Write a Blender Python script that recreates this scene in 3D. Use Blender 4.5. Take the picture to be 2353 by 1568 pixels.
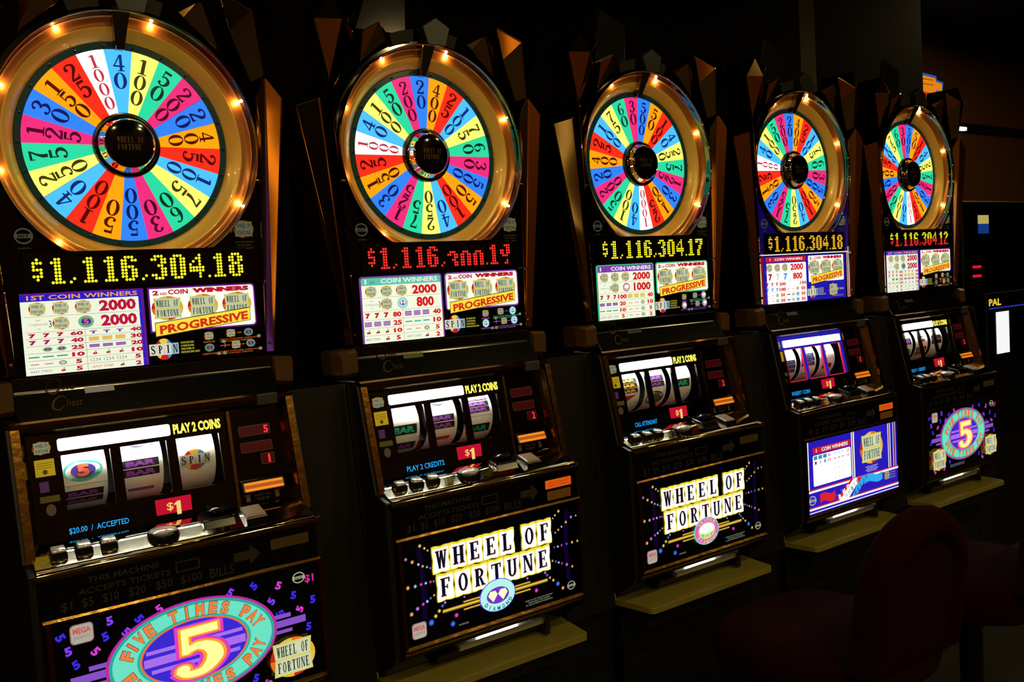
import bpy, bmesh, math, random
from mathutils import Vector, Matrix
random.seed(7)
for o in list(bpy.data.objects): bpy.data.objects.remove(o, do_unlink=True)
SC = bpy.context.scene
COL = SC.collection
S, H = 0.68, 1.739            # metres per machine pitch, height of the wheel centres
PI = math.pi
R = math.radians

# ---------------------------------------------------------------- camera
def make_camera():
    yaw, pit, rol = R(36.48846427), R(-3.61466546), R(-3.40827432)
    f = Vector((math.sin(yaw)*math.cos(pit), math.cos(yaw)*math.cos(pit), math.sin(pit)))
    r = Vector((math.cos(yaw), -math.sin(yaw), 0)); u = r.cross(f)
    r2 = r*math.cos(rol) + u*math.sin(rol); u2 = -r*math.sin(rol) + u*math.cos(rol)
    cd = bpy.data.cameras.new('camera'); cd.sensor_width = 36; cd.lens = 2141.08/2353*36
    cd.clip_start = 0.05; cd.clip_end = 60
    c = bpy.data.objects.new('camera', cd); COL.objects.link(c)
    m = Matrix((r2, u2, -f)).transposed().to_4x4()
    m.translation = Vector((-0.49954, -1.84181, 1.43521))
    c.matrix_world = m
    SC.camera = c
make_camera()
# ---------------------------------------------------------------- world, exposure
W = bpy.data.worlds.new('casino_dark'); SC.world = W; W.use_nodes = True
W.node_tree.nodes['Background'].inputs[0].default_value = (1.0, 0.72, 0.35, 1)
W.node_tree.nodes['Background'].inputs[1].default_value = 0.0015
SC.view_settings.view_transform = 'Standard'; SC.view_settings.look = 'None'
SC.view_settings.exposure = 0.0; SC.view_settings.gamma = 1.0
SC.view_settings.use_curve_mapping = False

# ---------------------------------------------------------------- materials
def lin(c):
    return tuple((v/255/12.92 if v/255 <= .04045 else ((v/255+.055)/1.055)**2.4) for v in c)
MATS = {}
def mat(name, base=(0,0,0), rough=.4, metal=0., emis=None, st=0., spec=.5, coat=0., bump=0., bscale=30., sample=False, vary=0., vscale=20., detail=3.):
    if name in MATS: return MATS[name]
    m = bpy.data.materials.new(name); m.use_nodes = True
    nt = m.node_tree; b = nt.nodes['Principled BSDF']
    b.inputs['Base Color'].default_value = (*lin(base), 1)
    b.inputs['Roughness'].default_value = rough; b.inputs['Metallic'].default_value = metal
    b.inputs['Specular IOR Level'].default_value = spec
    b.inputs['Coat Weight'].default_value = coat; b.inputs['Coat Roughness'].default_value = .03
    if emis is not None:
        b.inputs['Emission Color'].default_value = (*lin(emis), 1)
        b.inputs['Emission Strength'].default_value = st
        if not sample: m.cycles.emission_sampling = 'NONE'
    if bump or vary:
        tc = nt.nodes.new('ShaderNodeTexCoord'); nz = nt.nodes.new('ShaderNodeTexNoise')
        nz.inputs['Scale'].default_value = bscale if bump else vscale; nz.inputs['Detail'].default_value = detail
        nt.links.new(tc.outputs['Object'], nz.inputs['Vector'])
        if bump:
            bp = nt.nodes.new('ShaderNodeBump'); bp.inputs['Strength'].default_value = bump; bp.inputs['Distance'].default_value = .01
            nt.links.new(nz.outputs['Fac'], bp.inputs['Height']); nt.links.new(bp.outputs['Normal'], b.inputs['Normal'])
        if vary:
            mx = nt.nodes.new('ShaderNodeMix'); mx.data_type = 'RGBA'
            mx.inputs[6].default_value = (*[v*(1-vary) for v in lin(base)], 1); mx.inputs[7].default_value = (*[min(1, v*(1+vary)) for v in lin(base)], 1)
            nt.links.new(nz.outputs['Fac'], mx.inputs[0]); nt.links.new(mx.outputs[2], b.inputs['Base Color'])
    MATS[name] = m
    return m
def ink(c, st=1.0, sample=False):                # colour of a backlit print
    return mat('backlit_%02x%02x%02x_%d%s' % (*c, int(st*100), '_s' if sample else ''), base=tuple(int(v*.12) for v in c), rough=.12, emis=c, st=st, spec=.35, sample=sample)
BLACKINK = mat('black_ink', (4,4,6), .15)
BLACK = mat('black_gloss', (5,5,6), .16, spec=.5, vary=.2)
BLACKSAT = mat('black_satin', (9,8,7), .42, vary=.3)
GLASSB = mat('black_glass', (3,3,4), .06, spec=.5, vary=.1)
BRASS = mat('brass_trim', (128,94,42), .2, 1.0, bump=.05, bscale=60)
GOLDC = mat('smoked_gold_chrome', (205,164,100), .06, 1.0, bump=.30, bscale=5, detail=0.)
RING = mat('gold_ring', (255,208,96), .3, .15, coat=.5, vary=.06, vscale=6)
RING2 = mat('gold_ring_shaded', (206,136,66), .22, .45, coat=.5, vary=.06, vscale=6)  # shading of the gold ring's outer band put into a browner colour
CHROME = mat('chrome', (205,205,205), .08, 1.0, bump=.02)
DKCHROME = mat('dark_chrome', (150,140,120), .07, 1.0, bump=.03)
HUBC = mat('hub_chrome', (225,215,195), .06, 1.0, bump=.02)
BUMPER = mat('bronze_plastic', (74,50,20), .35, vary=.15)
DECK = mat('deck_plate', (216,211,186), .05, 1.0, bump=.008, bscale=45)
WHITE = mat('reel_white', (238,240,236), .5, vary=.02)
DIFFG = mat('grey_plastic', (52,51,50), .4, vary=.1)
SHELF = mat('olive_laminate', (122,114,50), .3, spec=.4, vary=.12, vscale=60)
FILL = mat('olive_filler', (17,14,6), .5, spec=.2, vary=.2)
REDF = mat('red_upholstery', (26,0,1), .95, spec=.06, bump=.3, bscale=220, vary=.25, vscale=40)
CARPET = mat('carpet', (18,14,8), .95, bump=.5, bscale=180, vary=.45, vscale=14)
WALLB = mat('wall_paint_dark', (15,11,4), .8, spec=.08, vary=.2, vscale=3)
WALLF = mat('wall_paint_brown', (80,50,21), .8, spec=.08, vary=.15, vscale=3)
CEIL = mat('ceiling_dark', (20,17,12), .8, vary=.2)

# ---------------------------------------------------------------- mesh builder (machine units -> metres)
class B:
    def __init__(s): s.v = []; s.f = []; s.m = []; s.mats = []; s.bev = 0
    def mi(s, m):
        if m not in s.mats: s.mats.append(m)
        return s.mats.index(m)
    def add(s, pts, faces, m):
        o = len(s.v); s.v += [tuple(p) for p in pts]; k = s.mi(m)
        for f in faces: s.f.append([o+i for i in f]); s.m.append(k)
    def face(s, pts, m): s.add(pts, [range(len(pts))], m)
    def hexa(s, p, m):               # 8 points: bottom loop 0-3, top loop 4-7
        s.add(p, [(0,3,2,1),(4,5,6,7),(0,1,5,4),(1,2,6,5),(2,3,7,6),(3,0,4,7)], m)
    def box(s, x0, x1, y0, y1, z0, z1, m):
        s.hexa([(x0,y0,z0),(x1,y0,z0),(x1,y1,z0),(x0,y1,z0),(x0,y0,z1),(x1,y0,z1),(x1,y1,z1),(x0,y1,z1)], m)
    def prism(s, prof, x0, x1, m):   # profile of (y,z) extruded along x
        n = len(prof); pts = [(x0,y,z) for y,z in prof] + [(x1,y,z) for y,z in prof]
        s.add(pts, [list(range(n)), list(range(2*n-1, n-1, -1))] + [(i, n+i, n+(i+1) % n, (i+1) % n) for i in range(n)], m)
    def slab(s, outline, y0, y1, m): # outline of (x,z) extruded along y
        n = len(outline); pts = [(x,y0,z) for x,z in outline] + [(x,y1,z) for x,z in outline]
        s.add(pts, [list(range(n)), list(range(2*n-1, n-1, -1))] + [((i+1) % n, n+(i+1) % n, n+i, i) for i in range(n)], m)
    def plate(s, outline, z0, z1, m):# outline of (x,y) extruded along z
        n = len(outline); pts = [(x,y,z0) for x,y in outline] + [(x,y,z1) for x,y in outline]
        s.add(pts, [list(range(n-1,-1,-1)), list(range(n, 2*n))] + [(i, (i+1) % n, n+(i+1) % n, n+i) for i in range(n)], m)
    def lathe(s, prof, m, n=96, a0=0, a1=2*PI, c=(0,0), zmin=None):  # (r,y) about the wheel axis
        full = abs(a1-a0-2*PI) < 1e-6; k = n if full else n+1
        for j in range(len(prof)-1):
            o = []
            for i in range(k):
                a = a0+(a1-a0)*i/n
                for r, y in (prof[j], prof[j+1]):
                    x = c[0]+r*math.cos(a); z = c[1]+r*math.sin(a)
                    if zmin is not None: z = max(z, zmin)
                    o.append((x, y, z))
            s.add(o, [(2*i, 2*i+1, 2*((i+1) % k)+1, 2*((i+1) % k)) for i in range(n)], m)
    def turn(s, prof, m, c, n=32):   # (r,z) about a vertical axis at c=(x,y)
        k = len(prof); pts = [(c[0]+r*math.cos(2*PI*i/n), c[1]+r*math.sin(2*PI*i/n), z) for i in range(n) for r, z in prof]
        s.add(pts, [(i*k+j, ((i+1) % n)*k+j, ((i+1) % n)*k+j+1, i*k+j+1) for i in range(n) for j in range(k-1)], m)
    def hull(s, pts, m):
        bm = bmesh.new(); vs = [bm.verts.new(p) for p in pts]
        bmesh.ops.convex_hull(bm, input=vs)
        bm.verts.ensure_lookup_table(); bm.verts.index_update()
        bmesh.ops.dissolve_limit(bm, angle_limit=R(4), verts=bm.verts[:], edges=bm.edges[:]); bm.verts.index_update()
        s.add([v.co[:] for v in bm.verts], [[v.index for v in f.verts] for f in bm.faces], m); bm.free()
    def mesh(s, name, smooth=False, weld=False, scale=True):
        me = bpy.data.meshes.new(name)
        me.from_pydata([(x*S, y*S, z*S+H) for x, y, z in s.v] if scale else s.v, [], s.f)
        for m in s.mats: me.materials.append(m)
        me.polygons.foreach_set('material_index', s.m)
        if weld or s.bev:
            bm = bmesh.new(); bm.from_mesh(me)
            bmesh.ops.remove_doubles(bm, verts=bm.verts, dist=1e-5)
            bmesh.ops.recalc_face_normals(bm, faces=bm.faces)
            if s.bev:
                es = [e for e in bm.edges if len(e.link_faces) == 2 and e.calc_face_angle(0) > R(20)]
                bmesh.ops.bevel(bm, geom=es, offset=s.bev*S if scale else s.bev, segments=2, affect='EDGES', profile=.5, clamp_overlap=True)
            bm.to_mesh(me); bm.free()
        if smooth:
            me.polygons.foreach_set('use_smooth', [True]*len(me.polygons))
            me.set_sharp_from_angle(angle=R(38))
        me.update()
        return me

CACHE = {}
def link(name, me, parent=None):
    o = bpy.data.objects.new(name, me); COL.objects.link(o)
    if parent is not None: o.parent = parent
    return o
def part(parent, name, fn, key=None, smooth=False, weld=True, label=None, kind=None, bev=0):
    k = key
    if k is None or k not in CACHE:
        b = B(); b.bev = bev; fn(b); me = b.mesh(name, smooth, weld)
        if k is not None: CACHE[k] = me
    else: me = CACHE[k]
    o = link(name, me, parent)
    if label: o['label'] = label
    if kind: o['kind'] = kind
    return o
def empty(name, loc, rz=0):
    o = bpy.data.objects.new(name, None); COL.objects.link(o); o.location = loc; o.rotation_euler = (0,0,rz); o.empty_display_size = .1
    return o
def tag(o, label, cat, group=None):
    o['label'] = label; o['category'] = cat
    if group: o['group'] = group
    return o
def struct(name, b, scale=False):
    o = link(name, b.mesh(name, weld=True, scale=scale)); o['kind'] = 'structure'
    return o

# ---------------------------------------------------------------- room
def room():
    b = B(); b.box(-4, 14, -6, 6, -.05, 0, CARPET); struct('floor', b)
    b = B(); b.box(-4, 14, -6, 6, 3.6, 3.65, CEIL); struct('ceiling', b)
    b = B(); b.box(-4, 5.68, 1.62, 1.72, 0, 3.6, WALLB); struct('wall_back', b)
    b = B(); b.box(5.0, 14, 2.8, 2.9, 0, 3.6, WALLF); b.box(5.0, 14, 2.77, 2.8, 2.62, 2.70, WALLB); struct('wall_far', b)
    b = B(); b.box(-4.1, -4, -6, 6, 0, 3.6, WALLB); struct('wall_left', b)
    b = B(); b.box(14, 14.1, -6, 6, 0, 3.6, WALLB); struct('wall_right', b)
    b = B(); b.box(-4, 14, -6.1, -6, 0, 3.6, WALLF); struct('wall_front', b)
room()
# unseen ceiling lamps added to light the hall and give the chrome glints
LAMPW = mat('lamp_glow', (255,214,140), emis=(255,222,150), st=310, sample=True)
def added_ceiling_lamps():
    first = None
    for i, (x, y) in enumerate([(-1.6,-2.6), (.6,-2.6), (2.8,-2.6), (5.0,-2.6), (-.4,-4.6), (2.0,-4.6), (4.4,-4.6), (6.9,1.4), (8.6,.4), (-2.6,-5.5), (-1.0,-5.5), (.6,-5.5), (2.2,-5.5), (3.8,-5.5), (-3.5,-3.9), (-3.5,-2.2), (-3.5,-.5)]):
        r = empty('added_ceiling_lamp', (x, y, 3.6))
        tag(r, 'round brass ceiling lamp added unseen to light the hall and the chrome', 'lamp', 'ceiling lamps added unseen to light the hall')
        if first is None:
            b = B(); b.turn([(.075,-.012),(.10,-.02),(.115,-.005),(.115,0)], BRASS, (0,0)); b1 = b.mesh('rim', True, True, False)
            b = B(); b.turn([(0,-.006),(.075,-.008)], LAMPW, (0,0)); b2 = b.mesh('diffuser', False, True, False); first = (b1, b2)
        link('rim', first[0], r); link('diffuser', first[1], r)
added_ceiling_lamps()

def streak_tubes():
    # unseen light tubes added on the hall walls, for streaks in the chrome
    SG = mat('streak_tube_amber', (255,190,90), .4, emis=(255,166,60), st=1.0, sample=True); NV = mat('neon_violet', (120,90,255), .4, emis=(92,60,255), st=2.2, sample=True); SW = mat('streak_tube_pale', (230,225,190), .4, emis=(226,214,160), st=.6, sample=True)
    for i, (x, y, a, w, z0, z1, m) in enumerate([(-3.0,-5.98,0,.10,1.2,2.9,SG),(-1.7,-5.98,0,.07,.9,2.6,SW),(-.7,-5.98,0,.10,1.2,2.9,SG),(-2.3,-5.98,0,.05,.8,3.0,NV),(-3.98,-4.4,-90,.10,1.2,2.9,SG),(-3.98,-3.2,-90,.04,.8,3.0,NV),(-3.98,-2.0,-90,.10,1.2,2.9,SG),(-3.98,-.7,-90,.07,.9,2.6,SW)]):
        k = {SG:'amber',NV:'violet',SW:'pale'}[m]; r = empty('added_streak_tube', (x, y, 0), R(a)); tag(r, 'tall narrow '+k+' light tube added out of view for the chrome to reflect', 'lamp', k+' tubes added unseen')
        b = B(); b.bev = .006; b.box(-w/2,w/2,.02,.05,z0,z1,m); link('tube', b.mesh('tube', False, True, False), r)
        b = B(); b.box(-w*.7,w*.7,-.02,.02,z0-.03,z1+.03,BRASS); link('back_plate', b.mesh('back_plate', False, True, False), r)
streak_tubes()
# ---------------------------------------------------------------- flat print helpers
EPS = .0007
FONT = {}
def glyph(text, bold=0., shear=0.):
    k = (text, bold, shear)
    if k in FONT: return FONT[k]
    cu = bpy.data.curves.new('t', 'FONT'); cu.body = text; cu.size = 1; cu.resolution_u = 2; cu.offset = bold; cu.shear = shear
    cu.fill_mode = 'FRONT'
    ob = bpy.data.objects.new('t', cu); COL.objects.link(ob)
    bpy.context.view_layer.update()
    me = bpy.data.meshes.new_from_object(ob.evaluated_get(bpy.context.evaluated_depsgraph_get()))
    v = [(p.co.x, p.co.y) for p in me.vertices]; f = [tuple(p.vertices) for p in me.polygons]
    bpy.data.objects.remove(ob, do_unlink=True); bpy.data.curves.remove(cu); bpy.data.meshes.remove(me)
    xs = [p[0] for p in v]; ys = [p[1] for p in v]
    FONT[k] = (v, f, (min(xs), min(ys), max(xs), max(ys)))
    return FONT[k]
def ribbon(pts, ws):
    n = len(pts); ws = [w*1.18 for w in ws]
    P = []; Wd = []
    for i in range(n-1):                         # Catmull-Rom resample
        p0 = pts[max(i-1,0)]; p1 = pts[i]; p2 = pts[i+1]; p3 = pts[min(i+2,n-1)]
        for j in range(6):
            t = j/6
            P.append(tuple(.5*((2*p1[k])+(-p0[k]+p2[k])*t+(2*p0[k]-5*p1[k]+4*p2[k]-p3[k])*t*t+(-p0[k]+3*p1[k]-3*p2[k]+p3[k])*t**3) for k in (0,1)))
            Wd.append(ws[i]*(1-t)+ws[i+1]*t)
    P.append(pts[-1]); Wd.append(ws[-1])
    q = []
    for i in range(len(P)):
        a = P[max(i-1,0)]; b = P[min(i+1,len(P)-1)]; dx, dy = b[0]-a[0], b[1]-a[1]; l = math.hypot(dx,dy) or 1
        q.append(((P[i][0]-dy/l*Wd[i]/2, P[i][1]+dx/l*Wd[i]/2), (P[i][0]+dy/l*Wd[i]/2, P[i][1]-dx/l*Wd[i]/2)))
    return [[q[i][0], q[i][1], q[i+1][1], q[i+1][0]] for i in range(len(q)-1)]
def arcring(cx, cy, rx, ry, ix, iy, a0=0, a1=360, n=28):
    o = []
    for i in range(n):
        a = R(a0+(a1-a0)*i/n); c = R(a0+(a1-a0)*(i+1)/n)
        o.append([(cx+rx*math.cos(a), cy+ry*math.sin(a)), (cx+rx*math.cos(c), cy+ry*math.sin(c)), (cx+ix*math.cos(c), cy+iy*math.sin(c)), (cx+ix*math.cos(a), cy+iy*math.sin(a))])
    return o
def rc(x0, y0, x1, y1): return [(x0,y0),(x1,y0),(x1,y1),(x0,y1)]
DIG = {   # high-contrast serif numerals in a box .7 wide, 1 high
 '0': arcring(.35,.5,.35,.5,.155,.44),
 '1': [rc(.25,.05,.46,1), rc(.10,0,.61,.07), [(.25,1),(.25,.88),(.11,.84),(.11,.90)]],
 '2': ribbon([(.1,.72),(.16,.92),(.36,.97),(.55,.86),(.54,.66),(.36,.42),(.14,.14)], [.15,.08,.07,.13,.16,.12,.08]) + [rc(.08,0,.6,.14), [(.53,.1),(.62,.26),(.58,.28),(.48,.14)]] + arcring(.14,.73,.09,.09,0,0,n=10),
 '3': ribbon([(.12,.82),(.24,.96),(.42,.95),(.52,.78),(.42,.58),(.28,.53)], [.13,.07,.08,.16,.11,.06]) + ribbon([(.28,.54),(.46,.48),(.56,.27),(.42,.06),(.22,.04),(.1,.18)], [.06,.11,.17,.09,.06,.13]) + arcring(.15,.18,.08,.08,0,0,n=10) + arcring(.15,.82,.07,.07,0,0,n=10),
 '4': [[(.03,.28),(.38,1),(.46,1),(.13,.33)], rc(.03,.25,.64,.35), rc(.37,.04,.52,1), rc(.26,0,.63,.06)],
 '5': [rc(.14,.84,.56,1), rc(.14,.48,.2,1)] + ribbon([(.15,.52),(.34,.6),(.53,.48),(.55,.26),(.4,.05),(.2,.04),(.1,.16)], [.05,.09,.15,.17,.09,.07,.13]) + arcring(.14,.17,.08,.08,0,0,n=10),
 '6': arcring(.36,.29,.28,.3,.13,.25) + ribbon([(.56,.88),(.42,.98),(.24,.84),(.15,.56),(.16,.3)], [.12,.06,.11,.16,.16]),
 '7': [rc(.1,.86,.6,1), rc(.1,.72,.15,.9)] + ribbon([(.57,.92),(.4,.6),(.3,.3),(.3,0)], [.06,.1,.15,.17]),
}
def stem(x, w=.205, s=.06, b=True, t=True):
    o = [rc(x,0,x+w,1)]
    if b: o.append(rc(x-s,0,x+w+s,.07))
    if t: o.append(rc(x-s,.93,x+w+s,1))
    return o
LET = {   # condensed slab-serif capitals
 'W': [[(.04,1),(.2,1),(.3,0),(.18,0)], [(.3,0),(.18,0),(.3,1),(.38,1)], [(.3,1),(.44,1),(.54,0),(.42,0)], [(.54,0),(.44,0),(.58,1),(.66,1)], rc(0,.93,.26,1), rc(.5,.93,.7,1)],
 'H': stem(.07)+stem(.46)+[rc(.2,.46,.5,.54)],
 'E': stem(.08,s=.05)+[rc(.1,.93,.58,1), rc(.5,.76,.58,1), rc(.1,.0,.6,.07), rc(.52,0,.6,.25), rc(.2,.47,.45,.54), rc(.4,.38,.46,.63)],
 'F': stem(.1,s=.06)+[rc(.1,.93,.6,1), rc(.52,.74,.6,1), rc(.2,.47,.47,.54), rc(.42,.38,.48,.63)],
 'L': stem(.1,s=.06)+[rc(.1,0,.6,.07), rc(.52,0,.6,.28)],
 'O': arcring(.35,.5,.29,.5,.13,.41),
 'R': stem(.08,s=.05)+arcring(.28,.73,.3,.27,.15,.19,-90,90,14)+[[(.3,.47),(.44,.47),(.62,.02),(.45,.02)], rc(.42,0,.68,.07)],
 'P': stem(.1,s=.06)+arcring(.3,.7,.3,.3,.15,.22,-90,90,14),
 'T': stem(.27,s=.08,t=False)+[rc(.04,.92,.66,1), rc(.04,.74,.11,1), rc(.59,.74,.66,1)],
 'U': [rc(.08,.28,.25,1), rc(.46,.28,.6,1), rc(.02,.93,.31,1), rc(.4,.93,.66,1)]+arcring(.34,.3,.26,.3,.1,.22,180,360,14),
 'N': [rc(.08,0,.17,1), rc(.54,0,.63,1), [(.08,1),(.26,1),(.63,0),(.48,0)], rc(.02,0,.24,.07), rc(.46,.93,.69,1), rc(.02,.93,.2,1)],
 'S': ribbon([(.54,.78),(.44,.96),(.26,.97),(.14,.8),(.22,.6),(.46,.43),(.56,.22),(.42,.03),(.22,.04),(.12,.24)], [.1,.08,.09,.15,.17,.17,.16,.09,.08,.1])+[rc(.5,.74,.58,1), rc(.09,0,.16,.26)],
 'I': stem(.27,s=.1),
}
def big5(e):
    return [rc(.16-e,.83-e,.62+e,1.0+e), rc(.16-e,.47-e,.25+e,1.0+e)] + ribbon([(.17,.50),(.36,.60),(.53,.49),(.56,.27),(.42,.06),(.22,.045),(.13,.17)], [.08+2*e,.13+2*e,.17+2*e,.18+2*e,.13+2*e,.11+2*e,.13+2*e]) + arcring(.16,.17,.085+e,.085+e,0,0,n=14)
class Pan:
    """draws flat print on a plane: y = f(z), nearer layers a hair in front"""
    def __init__(s, b, yf, xf=None): s.b = b; s.yf = yf if callable(yf) else (lambda z: yf)
    def P(s, x, z, l): return (x, s.yf(z)-EPS*l, z)
    def poly(s, pts, m, l=1): s.b.face([s.P(x,z,l) for x,z in pts], m)
    def polys(s, ps, m, l=1):
        for p in ps: s.poly(p, m, l)
    def rect(s, x0, z0, x1, z1, m, l=1): s.poly(rc(x0,z0,x1,z1), m, l)
    def rr(s, x0, z0, x1, z1, m, l=1, r=.008, corners=(1,1,1,1)):
        if x0 > x1: x0, x1 = x1, x0
        if z0 > z1: z0, z1 = z1, z0
        p = []
        for (cx,cz,a,on) in ((x1,z1,0,corners[1]),(x0,z1,90,corners[0]),(x0,z0,180,corners[3]),(x1,z0,270,corners[2])):
            if not on: p.append((cx,cz)); continue
            ox = cx-r if cx == x1 else cx+r; oz = cz-r if cz == z1 else cz+r
            for i in range(5): p.append((ox+r*math.cos(R(a+22.5*i)), oz+r*math.sin(R(a+22.5*i))))
        s.poly(p, m, l)
    def ell(s, cx, cz, rx, rz, m, l=1, n=28): s.poly([(cx+rx*math.cos(2*PI*i/n), cz+rz*math.sin(2*PI*i/n)) for i in range(n)], m, l)
    def ring(s, cx, cz, rx, rz, ix, iz, m, l=1, a0=0, a1=360, n=32): s.polys(arcring(cx,cz,rx,rz,ix,iz,a0,a1,n), m, l)
    def text(s, t, x0, z0, x1, z1, m, l=2, bold=0., shear=0., rise=0.):
        v, f, (a,b_,c,d) = glyph(t, bold, shear)
        sx = (x1-x0)/(c-a); sz = (z1-z0)/(d-b_)
        pts = [s.P(x0+(p[0]-a)*sx, z0+(p[1]-b_)*sz+rise*(p[0]-a)/(c-a), l) for p in v]
        s.b.add(pts, f, m)
    def glyphs(s, ps, cx, cz, w, h, m, l=2, rot=0., gw=.7):   # custom letter centred at cx,cz
        ca, sa = math.cos(rot), math.sin(rot)
        for p in ps:
            s.poly([(cx+((x-gw/2)/gw*w)*ca-((y-.5)*h)*sa, cz+((x-gw/2)/gw*w)*sa+((y-.5)*h)*ca) for x,y in p], m, l)
    def chars(s, t, cx, cz, w, h, m, l=2, rot=0., bold=0.):   # one built-in letter, rotated
        v, f, (a,b_,c,d) = glyph(t, bold, 0)
        ca, sa = math.cos(rot), math.sin(rot); k = h/(d-b_); kx = w/(c-a) if w else k
        pts = []
        for p in v:
            x = (p[0]-(a+c)/2)*kx; y = (p[1]-(b_+d)/2)*k
            pts.append(s.P(cx+x*ca-y*sa, cz+x*sa+y*ca, l))
        s.b.add(pts, f, m)

# ---- colours of the prints
C_WHITE=(255,255,246); C_CREAM=(236,240,214); C_RED=(214,32,36); C_DRED=(150,16,40); C_YEL=(250,222,70); C_ORG=(236,118,26)
C_PUR=(128,60,176); C_BLUE=(36,28,200); C_SKY=(60,170,240); C_GRN=(40,190,140); C_TEAL=(96,196,170); C_GREY=(150,150,128); C_DK=(40,52,40)
def wof(p, cx, cz, w, h, l=2, st=1.0, tiny=False):
    """the round emblem: two-line lettering on a pale plate over a coloured wheel"""
    for i in range(12):
        c = [(240,190,40),(200,40,40),(236,120,30),(230,200,90)][i % 4]
        p.ring(cx, cz, w*.5, h*.5, w*.3, h*.3, ink(c, st*.9), l, i*30, i*30+30, 4)
    yel = ink((214,206,110), st); pl = ink((206,216,178), st); k = ink(C_DK, st*.6)
    p.poly([(cx-w*.43,cz+h*.42),(cx+w*.43,cz+h*.42),(cx+w*.39,cz),(cx+w*.43,cz-h*.42),(cx-w*.43,cz-h*.42),(cx-w*.39,cz)], yel, l+1)
    p.rect(cx-w*.38, cz+h*.03, cx+w*.38, cz+h*.37, pl, l+2); p.rect(cx-w*.38, cz-h*.37, cx+w*.38, cz-h*.03, pl, l+2)
    if tiny:
        p.text('WHEEL OF', cx-w*.34, cz+h*.07, cx+w*.34, cz+h*.31, k, l+3, .01); p.text('FORTUNE', cx-w*.34, cz-h*.33, cx+w*.34, cz-h*.09, k, l+3, .01); return
    for t, z in (('WHEEL OF', cz+h*.2), ('FORTUNE', cz-h*.2)):
        n = len(t); st_ = w*.72/n
        for i, ch in enumerate(t):
            if ch != ' ': p.glyphs(LET[ch], cx-w*.36+st_*(i+.5), z, st_*.86, h*.27, k, l+3)
def spin(p, cx, cz, w, h, l=2, st=1.0):
    cs = [(60,150,230),(240,200,60),(200,30,40),(240,190,60),(200,30,40),(60,150,230)]
    for i, c in enumerate(cs): p.poly([(cx,cz)]+[(cx+w*.3*math.cos(R(i*60+12*j)), cz+h*.95*math.sin(R(i*60+12*j))) for j in range(6)], ink(c, st), l)
    for i, ch in enumerate('SPIN'):
        x = cx-w*.5+w*.25*(i+.5)
        p.rect(x-w*.12, cz-h*.5, x+w*.12, cz+h*.5, ink((214,216,196) if ch != 'N' else (150,178,190), st), l+1)
        p.glyphs(LET[ch], x, cz, w*.16, h*.72, ink((30,34,34), .5), l+2)
def diamond(p, cx, cz, rx, rz, kind, l=2, full=False):
    if kind == 'double':
        p.ell(cx,cz,rx,rz,ink((120,200,200)),l); p.ell(cx,cz,rx*.86,rz*.86,ink((176,226,224)),l+1); p.ell(cx,cz,rx*.62,rz*.42,ink((110,60,180)),l+2)
        for s_ in (-1,1): p.poly([(cx+s_*rx*.28-rx*.24,cz+rz*.1),(cx+s_*rx*.28-rx*.12,cz+rz*.3),(cx+s_*rx*.28+rx*.12,cz+rz*.3),(cx+s_*rx*.28+rx*.24,cz+rz*.1),(cx+s_*rx*.28,cz-rz*.34)], ink((236,226,176),1.2), l+3)
    else:
        p.ell(cx,cz,rx,rz,ink((150,230,210)),l); p.ell(cx,cz,rx*.94,rz*.94,ink((206,120,180)),l+1); p.ell(cx,cz,rx*.64,rz*.6,ink((236,220,120)),l+2)
        p.ell(cx,cz+rz*.12,rx*.56,rz*.36,ink((255,246,220),1.3),l+3)
        for s_ in (-1,0,1): p.poly([(cx+s_*rx*.34-rx*.2,cz-rz*.12),(cx+s_*rx*.34+rx*.2,cz-rz*.12),(cx+s_*rx*.34,cz-rz*.44)], ink((120,210,170)), l+3)
def five(p, cx, cz, rx, rz, l=2, st=1.):
    p.ell(cx,cz,rx,rz,ink((110,180,130),st),l); p.ell(cx,cz,rx*.62,rz*.6,ink((70,40,170),st),l+1); p.chars('5',cx,cz,rx*.62,rz*1.05,ink((236,110,30),st),l+2,0,.03)
def maker(p, cx, cz, w, h, col, l=2):
    m = ink(col, .8)
    p.ring(cx,cz,w*.5,h*.5,w*.42,h*.40,m,l); p.rect(cx-w*.5,cz-h*.13,cx+w*.5,cz+h*.13,m,l+1); p.text('IGT',cx-w*.3,cz-h*.09,cx+w*.3,cz+h*.09,BLACKINK,l+2,.03)
def bars(p, x, z, w, h, c, n, l=2):
    for i in range(n): p.rect(x-w/2, z+h/2-(i+.92)*h/n, x+w/2, z+h/2-(i+.08)*h/n, ink(c), l)
def cherry(p, x, z, r, l=2):
    p.ell(x-r*.5,z-r*.4,r*.6,r*.55,ink((190,30,30)),l,10); p.ell(x+r*.5,z-r*.3,r*.55,r*.5,ink((150,30,30)),l,10); p.poly([(x-r*.4,z),(x+r*.9,z+r*.9),(x+r*.2,z+r)],ink((60,120,50)),l+1)

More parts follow.
